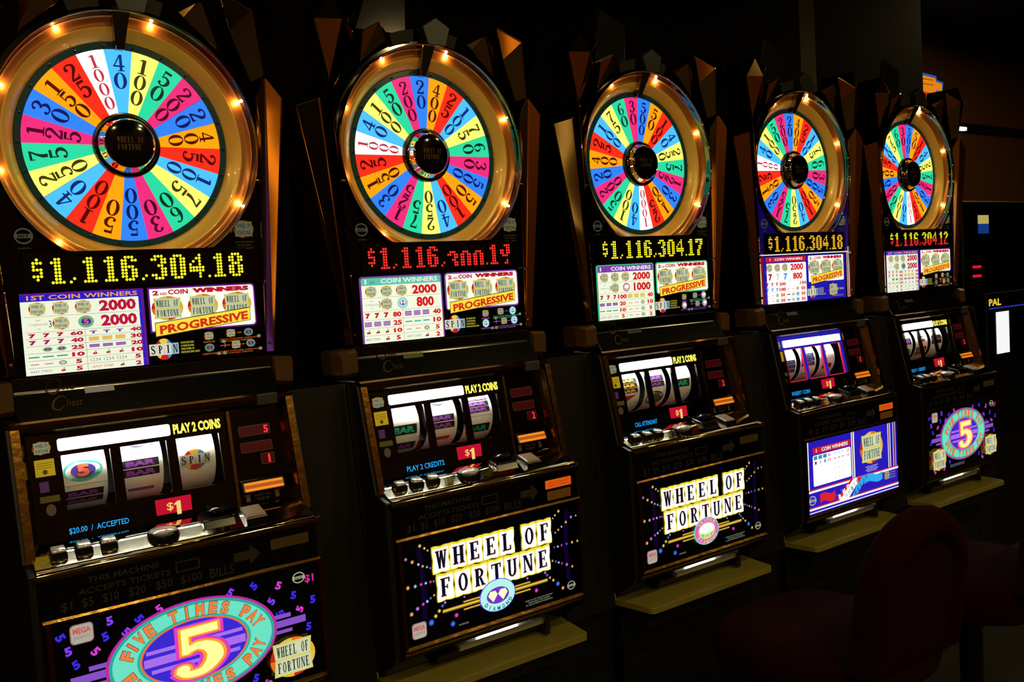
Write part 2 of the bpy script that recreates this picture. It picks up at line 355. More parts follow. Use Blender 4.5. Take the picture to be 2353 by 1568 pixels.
# ---------------------------------------------------------------- the five machines' own artwork
def pay_first(p, k):
    """left pay table, backlit"""
    x0, x1, zt, zb = -.314, -.003, -.4025, -.617
    pal = {'five': ((110,30,150),(36,30,200),(240,160,80)), 'double': ((136,70,180),(96,196,170),(236,244,230)), 'triple': ((70,210,140),(130,64,176),(246,246,246)), 'usa': ((40,30,190),(196,26,40),(240,240,240))}[k]
    red = ink(C_RED); dr = ink(C_DRED); num = red if k != 'five' else ink((190,22,62))
    if k == 'five':
        p.rect(x0, zb, x1, zt, ink(pal[0],.8), 1); p.rect(x0, zb, -.0105, -.4065, ink(pal[1]), 2)
        p.rect(x0, zb, -.018, -.424, ink(C_CREAM,1.05,True), 3)
        p.text('1ST COIN WINNERS', -.298, -.4205, -.02, -.4085, ink(pal[2]), 4, .02); zr = [-.424,-.464,-.505,-.5225,-.5415,-.5605,-.5795,-.5985,-.617]
    elif k == 'usa':
        p.rect(x0, zb, x1, zt, ink(pal[0],.7), 2); p.rr(-.297,-.428,-.004,-.404, ink(pal[1]), 3, .006); p.rr(-.294,zb,-.004,-.433, ink(C_WHITE,1.15,True), 3, .006, (1,1,0,0))
        p.text('1   COIN WINNERS', -.27, -.422, -.03, -.41, ink(pal[2]), 4, .02); zr = [-.433,-.474,-.517,-.541,-.567,-.592,-.617]
    else:
        p.rr(x0, zb, x1, zt, ink(pal[0],.9), 1, .010, (1,1,0,0)); p.rr(x0+.004, zb, x1-.004, zt-.0035, ink(tuple(int(v*.55) for v in pal[0])), 2, .008, (1,1,0,0))
        p.rr(x0+.006, zb, x1-.006, zt-.005, ink(C_CREAM,1.1,True), 3, .007, (1,1,0,0)); p.rr(x0+.006, -.4315, x1-.006, zt-.005, ink(pal[1]), 4, .007, (1,1,0,0))
        p.text('1', -.2955, -.4265, -.2900, -.411, ink(pal[2]), 5, .03); p.text('ST', -.279, -.4265, -.26, -.419, ink(tuple(int(v*.5) for v in pal[1])), 5)
        p.text('COIN WINNERS', -.238, -.4265, -.022, -.411, ink(pal[2]), 5, .025); zr = [-.4315,-.4715,-.515,-.5427,-.5694,-.5927,-.617]
    xl = x0+.007; xr = -.014; gl = ink((150,150,130)); xm = -.163; L = 4
    for z in zr[1:-1]: p.rect(xl, z-.0005, xr, z+.0005, gl, L)
    p.rect(xm-.0006, zb, xm+.0006, zr[2], gl, L)
    zc = (zr[0]+zr[1])/2; hh = zr[0]-zr[1]
    for x in (-.275,-.2185,-.1625): wof(p, x, zc, .041, hh*.86, L, .85, True)
    p.text('2000', -.122, zc-hh*.38, -.026, zc+hh*.38, num, L, .045)
    zc = (zr[1]+zr[2])/2; hh = zr[1]-zr[2]
    if k == 'usa':
        for x, c in ((-.27,(190,20,30)),(-.215,(210,214,210)),(-.16,(60,160,230))): p.chars('7', x, zc, .028, hh*.7, ink(c), L, 0, .06)
        p.text('800', -.105, zc-hh*.36, -.035, zc+hh*.36, num, L, .045)
    else:
        p.text('ANY', -.281, zc+hh*.2, -.268, zc+hh*.32, gl, L); p.text('COMBINATION', -.298, zc-hh*.08, -.252, zc+hh*.06, gl, L); p.text('OF', -.278, zc-hh*.34, -.27, zc-hh*.24, gl, L)
        p.text('3', -.25, zc-hh*.22, -.243, zc+hh*.22, ink((70,70,60)), L); wof(p, -.2205, zc, .041, hh*.82, L, .85, True)
        if k == 'five': five(p, -.158, zc, .02, hh*.4, L)
        else: diamond(p, -.1605, zc, .0195, hh*.42, k, L)
        t = {'five':'2000','double':'800','triple':'1000'}[k]
        p.text(t, -.12 if len(t) == 4 else -.108, zc-hh*.38, -.026 if len(t) == 4 else -.04, zc+hh*.38, num, L, .045)
    rows = {'five': [(('7',(190,20,40)),'60',('t',(150,110,190)),'40'),(('7',(160,30,90)),'40',('b3',(226,176,60)),'30'),(('e',0),'25',('b2',(130,60,160)),'20'),(('b1',(60,150,130)),'10',('c',0),'10'),(('d',0),'5',('g',0),'5'),(('x',0),'5',('a',0),'2')],
            'double': [(('7',(200,20,36)),'80',('b3',(150,90,180)),'40'),(('b3',(150,90,180)),'25',('b1',(70,190,160)),'10'),(('c',0),'10',('r',0),'5'),(('x',0),'5',('a',0),'2')],
            'triple': [(('7',(200,20,36)),'100',('b3',(220,190,70)),'40'),(('b2',(120,60,170)),'20',('r',0),'10'),(('b1',(50,160,140)),'10',('r',0),'5'),(('g',0),'5',('d',0),'2')],
            'usa': [(('7',(190,20,30)),'200',('n',0),'150'),(('7',(50,150,220)),'100',('r',0),'50'),(('r',0),'50',('s',0),'50')]}[k]
    rows = rows+[rows[-1]]*(len(zr)-3-len(rows))
    for i, (ic, n1, ic2, n2) in enumerate(rows):
        zc = (zr[2+i]+zr[3+i])/2; hh = zr[2+i]-zr[3+i]; h7 = hh*.62
        for (kd, c), xx, n, xn in ((ic, -.292, n1, -.184), (ic2, -.142, n2, -.031)):
            for j in range(3):
                x = xx+.034*j
                if kd == '7': p.chars('7', x, zc, .017, h7, ink(c), L, 0, .07)
                elif kd in ('b1','b2','b3'):
                    q = int(kd[1]); bars(p, x, zc, .026, h7*(.34 if q == 1 else .72 if q == 2 else .95), c, q, L)
                elif kd == 'c' or (kd in 'ax' and j == 2): cherry(p, x, zc, h7*.45, L)
                elif kd == 'x' and j == 0: p.text('ANY TWO', x-.012, zc-h7*.25, x+.04, zc+h7*.25, ink((120,60,160)), L)
                elif kd == 'a' and j == 0: p.text('ANY ONE', x-.012, zc-h7*.3, x+.045, zc+h7*.3, ink((200,110,60) if k == 'five' else (60,170,150)), L, 0, .3)
                elif kd == 'e' and j: five(p, x, zc, .012, h7*.5, L)
                elif kd == 't': p.rect(x-.009, zc+h7*.1, x+.009, zc+h7*.4, ink((150,140,190)), L); p.rect(x-.003, zc-h7*.4, x+.003, zc+h7*.2, ink((110,60,180)), L)
                elif kd == 'g': p.text('1234', x-.013, zc-h7*.4, x+.013, zc+h7*.4, ink((140,140,130)), L)
                elif kd in 'rd' and j < 2: p.rect(x-.010, zc-.001, x+.010, zc+.001, ink((210,60,60)), L)
                elif kd in 'rd': p.ell(x, zc, .0105, h7*.5, ink((140,150,120)), L, 10); p.ell(x, zc, .006, h7*.3, ink((200,206,180)), L+1, 8)
                elif kd == 's': bars(p, x, zc, .022, h7*(.4,.8,1)[j], ((150,30,50),(170,180,170),(80,150,200))[j], (1,2,3)[j], L)
            p.text(n, xn-.008*len(n), zc-h7*.5, xn+.008*len(n), zc+h7*.5, num, L, .05)
def pay_second(p, k):
    x0, x1, zt, zb = .008, .318, -.4025, -.530
    bc = {'five':(120,20,150),'double':(150,80,190),'triple':(70,210,140),'usa':(40,30,190)}[k]
    if k == 'usa':
        p.rect(-.003, -.617, .31, -.4025, ink((40,30,190),.75,True), 1); p.rr(.015,-.53,.294,-.406, ink(C_WHITE,1.05,True), 3, .006)
        x0, x1 = .012, .297
    else:
        p.rr(x0, zb, x1, zt, ink(bc,.9), 1, .012, (0 if k == 'five' else 1,1,1,1 if k != 'five' else 0)); p.rr(x0+.003, zb+.003, x1-.003, zt-.003, ink(tuple(int(v*.5) for v in bc)), 2, .01, (0 if k == 'five' else 1,1,1,0))
        p.rr(x0+.0045, zb+.0045, x1-.0045, zt-.0045, ink((246,250,232),1.05,True), 3, .009, (0 if k == 'five' else 1,1,1,0))
    tc = ink((186,22,46)); w = x1-x0; X = lambda f: x0+w*f
    p.text('2', X(.04), -.425, X(.095), -.4115, tc, 4, .05); p.text('ND', X(.11), -.425, X(.17), -.418, tc, 4, .03)
    p.text('COIN', X(.18), -.4245, X(.36), -.4105, tc, 4, .04); p.text('WINNERS', X(.40), -.4235, X(.94), -.4095, tc, 4, .08)
    for i in range(3): wof(p, X(.165+.325*i), -.4625+.0008*i, .088, .068, 4, .9)
    p.poly([(X(.036),-.5015),(X(.934),-.4735),(X(.931),-.5125),(X(.034),-.5425)], ink((60,56,30)), 12)
    p.poly([(X(.041),-.5035),(X(.929),-.4760),(X(.926),-.5110),(X(.039),-.5400)], ink((252,226,66)), 13)
    p.text('PROGRESSIVE', X(.075), -.5355, X(.905), -.5105, ink((210,48,20)), 14, .04, 0, .0265)
def legend(p, k):
    """small print under the right pay table"""
    spin(p, .042, -.578, .082, .032, 2)
    y = ink((206,196,60) if k != 'usa' else (230,220,90), .8)
    for i, t in enumerate(('ON PAYLINE WITH','2 COINS PLAYED','WINS WHEEL OF','FORTUNE SPIN ONLY')): p.text(t, .089, -.5665-i*.0092, .089+.038+.004*(i==3)*4, -.5605-i*.0092, y, 2, .02)
    if k == 'usa':
        wof(p, .205, -.573, .07, .058, 2, .8); p.text('IS WILD', .242, -.577, .29, -.567, y, 2); p.text('SUBSTITUTES FOR ANY SYMBOL', .2, -.606, .285, -.6015, y, 2); return
    oc = ink({'five':(190,90,30),'double':(150,80,160),'triple':(120,60,170)}[k], .8); og = ink({'five':(190,90,30),'double':(60,170,130),'triple':(60,170,130)}[k], .8); wd = ink((150,150,120), .7)
    def em(x, z):
        if k == 'five': five(p, x, z, .014, .0115, 2, .6)
        else: diamond(p, x, z, .0145, .0145, k, 2)
    def lg(x, z): wof(p, x, z, .028, .024, 2, .55, True)
    lg(.1716,-.5505); lg(.237,-.5475); lg(.2502,-.5825); em(.1712,-.5848); em(.2909,-.548); em(.2956,-.5815)
    p.rect(.257,-.549,.270,-.546,oc,2); p.rect(.268,-.584,.277,-.581,oc,2); p.rect(.203,-.5835,.232,-.5810,oc,2); p.rect(.2155,-.588,.2185,-.576,oc,2)
    for z, x0, x1, c in ((-.5655,.154,.188,oc),(-.6005,.150,.192,oc)): p.text('SUBSTITUTES', x0, z-.005, x1, z, c, 2, .03)
    for z, x0, x1, c in ((-.5625,.204,.318,og),(-.5685,.204,.30,og),(-.598,.203,.318,oc),(-.604,.203,.30,oc)): p.text('PLUS ANY OTHER SYMBOL COMBINATION', x0, z-.004, x1, z, c, 2, .02)
    for x, z in ((.214,-.570),(.2145,-.604),(.322,-.5625),(.324,-.600),(.197,-.604)): p.ell(x, z, .006, .005, wd, 3, 10)
def belly(p, k):
    x0, x1, zt, zb = -.343, .360, -1.2225, -1.545
    if k in ('double','triple'):
        for x, s_ in ((-.295,1),(.302,-1)):      # violet arcs in the night background
            p.polys([[(x+s_*.012*math.sin(a*.3), -1.24-.028*a),(x+s_*.012*math.sin(a*.3)+.018, -1.24-.028*a),(x+s_*.012*math.sin(a*.3+.3)+.018, -1.268-.028*a),(x+s_*.012*math.sin(a*.3+.3), -1.268-.028*a)] for a in range(10)], ink((26,8,66),.35), 1)
        cc = dict(y=(240,200,90), o=(240,170,70), w=(200,220,240), m=(230,60,200), p=(190,120,230), c=(130,210,230), b=(60,110,240))
        for t in DOTS.split():
            x, z, c, s_ = t.split(','); r = float(s_)*.00032
            p.ell(float(x), float(z), r*1.25, r*1.25, ink(tuple(int(v*.55) for v in cc[c])), 2, 12); p.ell(float(x), float(z), r*.75, r*.75, ink(cc[c], 1.15), 3, 10)
        ye = ink((246,226,60), 1.0); wh = ink((255,252,244), 1.5, True); dk = ink((18,22,52), .5); gw = ink((206,150,120), .9)
        def tile(ch, xa, xb, z0, z1):
            def wav(i0, i1, j0, j1):
                pt = []
                for (a, b_) in (((xa+i0,z1-j1),(xb-i1,z1-j1)), ((xb-i1,z1-j1),(xb-i1,z0+j0)), ((xb-i1,z0+j0),(xa+i0,z0+j0)), ((xa+i0,z0+j0),(xa+i0,z1-j1))):
                    for q in range(6):
                        t = q/6; w = math.sin(t*2*PI*1.5)*.0022*math.sin(PI*t)
                        dx, dz = b_[0]-a[0], b_[1]-a[1]; l_ = math.hypot(dx,dz); pt.append((a[0]+dx*t-dz/l_*w, a[1]+dz*t+dx/l_*w))
                return pt
            p.poly(wav(0,0,0,0), ye, 4); p.poly(wav(.004,.003,.004,.008), wh, 5)
            cx = (xa+xb)/2; cz = (z0+z1)/2
            p.glyphs(LET[ch], cx+.0018, cz-.001, (xb-xa)*.70, (z1-z0)*.685, gw, 6); p.glyphs(LET[ch], cx, cz, (xb-xa)*.66, (z1-z0)*.64, dk, 7)
        wt = .064
        for ch, x in zip('WHEELOF', (-.2405,-.1765,-.1125,-.0485,.0155,.1080,.1735)): tile(ch, x, x+wt, -1.3405, -1.2535)
        for i, ch in enumerate('FORTUNE'): tile(ch, -.2300+.0652*i, -.2300+.0652*i+wt, -1.4315, -1.3430)
        g = ink((232,196,70)); gd = ink((150,110,30))
        for xa, xb, z, h in ((-.214,-.07,-1.4645,.011),(-.135,-.07,-1.4535,.006),(-.135,-.07,-1.478,.006),(.07,.2093,-1.4645,.011),(.07,.135,-1.4535,.006),(.07,.135,-1.478,.006)):
            p.rect(xa, z-h/2, xb, z+h/2, gd, 4); p.rect(xa+.002, z-h*.15, xb-.001, z+h*.35, g, 5)
        ex, ez, rx, rz = -.003, -1.4625, .072, .054
        if k == 'double':
            p.ell(ex,ez,rx,rz,ink((90,70,230)),9,48); p.ell(ex,ez,rx*.96,rz*.95,ink((170,232,220),1.15,True),10,48); p.ell(ex,ez,rx*.62,rz*.5,ink((120,50,200)),11,40)
            for s_ in (-1,1): p.poly([(ex+s_*.020-.019,ez+.004),(ex+s_*.020-.010,ez+.017),(ex+s_*.020+.010,ez+.017),(ex+s_*.020+.019,ez+.004),(ex+s_*.020,ez-.019)], ink((246,238,190),1.2), 12)
            lc = ink((20,90,110)); words = ('', 'DIAMOND')
        else:
            p.ell(ex,ez,rx,rz,ink((130,230,200)),9,48); p.ell(ex,ez,rx*.95,rz*.94,ink((212,110,190)),10,48); p.ell(ex,ez,rx*.66,rz*.6,ink((240,214,110)),11,40); p.ell(ex,ez+.008,rx*.6,rz*.4,ink((255,244,214),1.4,True),12,40)
            for i in range(3): p.poly([(ex-.036+.024*i,ez-.008),(ex-.012+.024*i,ez-.008),(ex-.024+.024*i,ez-.028)], ink((110,220,160)), 12)
            lc = ink((226,214,120)); words = ('TRIPLE', 'DIAMOND')
        for i, ch in enumerate(words[1]):
            a = R(-90+(i-3)*19); p.chars(ch, ex+rx*.79*math.cos(a), ez+rz*.79*math.sin(a), .011 if ch != 'I' else .003, .0135, lc, 13, a+PI/2, .03)
        for i, ch in enumerate(words[0]):
            a = R(90-(i-2.5)*19); p.chars(ch, ex+rx*.79*math.cos(a), ez+rz*.79*math.sin(a), .011 if ch != 'I' else .003, .0125, lc, 13, a-PI/2, .03)
        gr = ink((170,176,150), .7)
        for i, t in enumerate(('BASED ON THE TELEVISION PROGRAM','PRODUCED BY THE LICENSEE','ALL RIGHTS RESERVED WORLDWIDE')): p.text(t, .112+.012*(i==1), -1.5185-.0075*i, .228-.012*(i==1), -1.5140-.0075*i, gr, 2)
        p.text('PATENTED', -.155, -1.5265, -.118, -1.521, gr, 2)
        maker(p, .313, -1.5085, .036, .030, (176,180,150)); mega(p, -.3005, -1.501, .052, .050)
    elif k == 'five':
        cc = dict(b=(60,40,230), p=(130,60,240), m=(210,60,200))
        for i, t in enumerate(FIVES.split()):
            x, z, c = t.split(','); p.chars('5', float(x), float(z), .0165, .023, ink(cc[c]), 2, (i*1.3) % 2.4-1.2, .05)
        for s_ in (-1,1):
            for xa, xb, z, h in ((.19,.268,-1.350,.012),(.19,.312,-1.3715,.020),(.19,.270,-1.394,.010)): p.rect(min(s_*xa,s_*xb), z-h/2, max(s_*xa,s_*xb), z+h/2, ink((140,84,206),.9), 3)
        cx, cz, rx, rz = -.003, -1.3735, .228, .134
        p.ell(cx,cz,rx,rz,ink((190,40,160)),4,64); p.ell(cx,cz,rx*.965,rz*.955,ink((40,170,150)),5,64); p.ell(cx,cz,rx*.93,rz*.90,ink((110,226,196),1.0,True),6,64)
        p.ell(cx,cz,rx*.665,rz*.66,ink((40,180,160)),7,64); p.ell(cx,cz,rx*.635,rz*.625,ink((230,110,60)),8,64); p.ell(cx,cz,rx*.61,rz*.595,ink((58,40,210)),9,64)
        for z, h, hw in ((.022,.010,.128),(-.004,.022,.135),(-.030,.010,.118)): p.rect(cx-hw, cz+z-h/2, cx+hw, cz+z+h/2, ink((170,110,236)), 10)
        for word, a0, sg in (('FIVE TIMES PAY', 90, 1), ('FIVE TIMES PAY', -90, -1)):
            n = len(word)
            for i, ch in enumerate(word):
                if ch == ' ': continue
                t = R(a0-sg*(i-(n-1)/2)*11.2); x = cx+rx*.795*math.cos(t); z = cz+rz*.785*math.sin(t)
                rot = math.atan2(rx*math.sin(t), rz*math.cos(t))-PI/2 if sg > 0 else math.atan2(rx*math.sin(t), rz*math.cos(t))+PI/2
                rot = (rot+PI) % (2*PI)-PI
                p.chars(ch, x, z, .0245 if ch != 'I' else .009, .036, ink((120,30,60)), 11, rot, .07); p.chars(ch, x, z, .022 if ch != 'I' else .006, .033, ink((240,130,60)), 12, rot, .045)
        for e, c, l in ((.075,(226,60,190),13),(.035,(250,160,40),14),(.0,(255,232,140),15)): p.glyphs(big5(e), cx+.002, cz-.002, .150, .128, ink(c,1.25 if l == 15 else 1.), l)
        for s_ in (-1,1): wof(p, s_*.262, -1.470, .135, .112, 16, 1.0)
        maker(p, .300, -1.2525, .038, .032, (180,186,150)); mega(p, -.277, -1.2555, .055, .050); p.text('$1', .318, -1.275, .345, -1.25, ink((200,40,140)), 2, .03)
        for i in range(2): p.text('SYMBOL SUBSTITUTION AWARDS PAY ON LIT LINE', -.14, -1.524-.008*i, .0, -1.519-.008*i, ink((150,160,190),.8), 2)
    else:
        bl = ink((44,30,206), .8, True); wh = ink((246,246,240)); rd = ink((200,26,50)); br = ink((120,40,60))
        p.rect(x0,zb,x1,zt,bl,1)
        p.rect(-.342,-1.44,-.332,zt,wh,2)
        p.rect(-.300,-1.2805,-.020,-1.2525,rd,2); p.text('1    COIN WINNERS', -.278, -1.275, -.04, -1.258, wh, 3, .025)
        p.rr(-.302,-1.4235,-.020,-1.2865, ink((255,255,250),1.5,True), 2, .007)
        for r_ in range(6):
            z = -1.298-.0225*r_
            for j in range(3):
                if r_ == 0: p.rect(-.297+.034*j, z-.009, -.270+.034*j, z+.009, ink((70,140,180)), 3)
                elif r_ == 1: p.rect(-.290+.034*j, z-.007, -.276+.034*j, z+.007, ink(((150,40,50),(190,210,190),(70,150,210))[j]), 3)
                p.rect(-.150+.03*j, z-.002, -.132+.03*j, z+.002, ink((170,190,170) if r_ == 0 else (190,50,60) if r_ == 1 else (216,224,224)), 3)
            if r_ < 2: p.text(('40','30')[r_], -.195, z-.007, -.172, z+.007, ink((206,60,60)), 3, .03); p.text(('25','10')[r_], -.052, z-.007, -.03, z+.007, ink((206,60,70)), 3, .03)
        for x, w_, c in ((-.0125,.007,wh),(-.0055,.007,br),(.0015,.009,wh),(.283,.006,wh),(.290,.008,br),(.2985,.006,wh),(.326,.004,wh),(.333,.010,br),(.344,.003,wh)): p.rect(x, -1.44, x+w_, zt, c, 2)
        wof(p, .146, -1.316, .185, .150, 3, 1.0)
        for i in range(4): p.text('MALFUNCTION VOIDS ALL PAYS AND PLAYS', .093+.012*(i%2), -1.4045-.0075*i, .195-.012*(i%2), -1.400-.0075*i, wh, 3)
        p.rect(x0,-1.4395,x1,-1.434,rd,4); p.rect(x0,-1.449,x1,-1.4395,wh,4); p.rect(x0,-1.518,x1,-1.513,rd,4); p.rect(x0,-1.527,x1,-1.518,wh,4); p.rect(x0,-1.540,x1,-1.536,wh,4)
        # the red, white and blue ribbon
        def rib(xa, xb, z0, z1, c, l, wv=.012, ph=0.):
            n = 14
            for i in range(n):
                a, b_ = i/n, (i+1)/n; f = lambda t: wv*math.sin(t*2*PI+ph)
                p.poly([(xa+(xb-xa)*a, z0(a)+f(a)),(xa+(xb-xa)*b_, z0(b_)+f(b_)),(xa+(xb-xa)*b_, z1(b_)+f(b_)),(xa+(xb-xa)*a, z1(a)+f(a))], c, l)
        K = lambda v: (lambda t: v)
        red = ink((226,34,36)); sk = ink((50,170,240)); w2 = ink((250,250,244),1.2)
        rib(-.262,-.150,K(-1.503),K(-1.466),red,5,.006)
        rib(.075,.225,K(-1.478),K(-1.441),sk,5,.007)
        p.poly([(-.150,-1.515),(-.095,-1.515),(.03,-1.436),(-.03,-1.436)], red, 6); p.poly([(-.12,-1.517),(-.05,-1.517),(.055,-1.436),(-.01,-1.436)], w2, 7); p.poly([(-.025,-1.517),(.02,-1.510),(.105,-1.436),(.04,-1.436)], sk, 8); p.poly([(.015,-1.436),(.06,-1.436),(.015,-1.470)], red, 9)
        for i, ch in enumerate('RED'): p.chars(ch, -.118+.032*i, -1.500+.0165*i, .02, .026, w2, 9, .35, .04)
        for i, ch in enumerate('WHITE'): p.chars(ch, -.070+.022*i, -1.503+.0125*i, .016, .022, ink((150,170,160)), 10, .5, .02)
        p.chars('&', .032, -1.452, .014, .018, rd, 11, 0, .03)
        for i, ch in enumerate('BELOW'): p.chars(ch, .0+.022*i, -1.503+.0145*i, .015, .02, ink((30,70,150)), 11, .45, .02)
        maker(p, -.318, -1.482, .05, .042, (200,206,190), 6); wof(p, .262, -1.468, .045, .04, 6, .6, True)
        for i in range(3): p.text('IS WILD FOR ANY', .288-.02*(i//2), -1.462-.012*i, .335, -1.456-.012*i, ink((200,190,70),.8), 6)
def mega(p, cx, cz, w, h):
    p.rr(cx-w/2,cz-h/2,cx+w/2,cz+h/2,ink((150,120,120)),3,.010); p.rr(cx-w*.45,cz-h*.45,cx+w*.45,cz+h*.45,ink((176,168,156)),4,.009)
    p.text('MEGA', cx-w*.38, cz+h*.02, cx+w*.38, cz+h*.33, ink((196,90,80)), 5, .04); p.text('JACKPOTS', cx-w*.36, cz-h*.3, cx+w*.36, cz-h*.08, ink((150,130,120)), 5, .02)
DOTS = "-0.280,-1.240,y,15 -0.264,-1.251,y,12 -0.253,-1.260,w,9 -0.332,-1.271,p,14 -0.310,-1.284,o,16 -0.289,-1.296,w,12 -0.274,-1.305,o,12 -0.259,-1.311,c,11 -0.247,-1.317,m,10 -0.331,-1.360,o,17 -0.305,-1.361,c,15 -0.284,-1.360,m,14 -0.267,-1.360,w,12 -0.250,-1.360,m,12 -0.239,-1.361,m,10 -0.324,-1.444,o,18 -0.302,-1.432,p,17 -0.281,-1.423,m,14 -0.266,-1.418,w,13 -0.253,-1.411,b,12 -0.240,-1.405,o,11 -0.202,-1.438,p,13 -0.212,-1.446,b,14 -0.225,-1.459,y,16 -0.239,-1.472,y,17 -0.256,-1.488,b,27 -0.129,-1.438,m,11 -0.163,-1.489,m,20 -0.178,-1.513,b,24 0.274,-1.240,y,14 0.258,-1.251,y,11 0.248,-1.260,w,8 0.328,-1.271,p,14 0.304,-1.284,o,14 0.284,-1.296,w,10 0.269,-1.304,o,12 0.255,-1.311,c,9 0.350,-1.270,y,9 0.351,-1.360,y,12 0.327,-1.360,o,14 0.302,-1.360,b,12 0.280,-1.360,m,11 0.263,-1.361,w,11 0.247,-1.360,m,9 0.236,-1.405,o,11 0.250,-1.411,b,11 0.263,-1.417,w,11 0.277,-1.423,m,11 0.298,-1.432,p,15 0.322,-1.444,o,13 0.201,-1.438,p,13 0.209,-1.448,b,14 0.221,-1.460,o,13 0.235,-1.472,y,14 0.254,-1.489,b,22 0.275,-1.509,o,17 0.125,-1.439,p,12 0.160,-1.489,m,20"
FIVES = "-0.326,-1.254,b -0.210,-1.242,p -0.139,-1.255,b -0.223,-1.279,b -0.173,-1.281,p -0.087,-1.243,m 0.101,-1.247,p 0.168,-1.245,b 0.239,-1.261,m 0.215,-1.300,p 0.281,-1.299,b 0.297,-1.343,m 0.338,-1.325,b 0.237,-1.341,b -0.311,-1.293,p -0.249,-1.310,m -0.296,-1.331,b -0.316,-1.382,b -0.143,-1.501,b -0.197,-1.527,m -0.287,-1.532,m 0.155,-1.503,b 0.19,-1.527,m 0.32,-1.40,b"

# ---------------------------------------------------------------- dot-matrix jackpot
MTX = {'1': ['.XX.','XXX.','.XX.','.XX.','.XX.','.XX.','.XX.','XXXX'], '6': ['.XXX.','XX.XX','XX...','XXXX.','XX.XX','XX.XX','XX.XX','.XXX.'],
 '3': ['.XXX.','XX.XX','...XX','..XX.','...XX','...XX','XX.XX','.XXX.'], '0': ['.XXX.']+['XX.XX']*6+['.XXX.'], '4': ['...X.','..XX.','.X.X.','X..X.','XXXXX','XXXXX','...X.','...X.'],
 '8': ['.XXX.','XX.XX','XX.XX','.XXX.','XX.XX','XX.XX','XX.XX','.XXX.'], '7': ['XXXXX','XX.XX','...XX','..XX.','..XX.','.XX..','.XX..','.XX..'],
 '2': ['.XXX.','XX.XX','...XX','..XX.','.XX..','XX...','XX...','XXXXX'], '$': ['.X.','XXX','X..','XXX','..X','XXX','.X.','...'], ',': ['..']*6+['.X','X.'], '.': ['.']*7+['X'],
 'a': ['.....','.....','.XXX.','XX.XX','...XX','..XX.','...XX','...XX'], 'b': ['.....','.....','.XXX.','XX.XX','XX.XX','XX.XX','XX.XX','XX.XX'],
 'c': ['..XXX','...XX','XX.XX','XX.XX','.XXX.','.....','...X.','..XX.'], 'd': ['XX.XX','.XXX.','.....','.....','.XXX.','XX.XX','XX...','XX...']}
COLS = (0,5,10,14,20,25,31,34,40,46,52,54,59)
def jackpot(b, text, top, bot):
    p0 = .00885; x0 = -.280; z0 = -.3112; pz = .00876
    for ch, c in zip(text, COLS):
        rows = MTX[ch]
        for r_, row in enumerate(rows):
            for q, v in enumerate(row):
                if v == 'X':
                    cx = x0+(c+q+.5)*p0; cz = z0-(r_+.5)*pz; m = top if r_ < 4 else bot
                    b.face([(cx+.0040*math.cos(a*PI/4), -.0122, cz+.0040*math.sin(a*PI/4)) for a in range(8)], m)

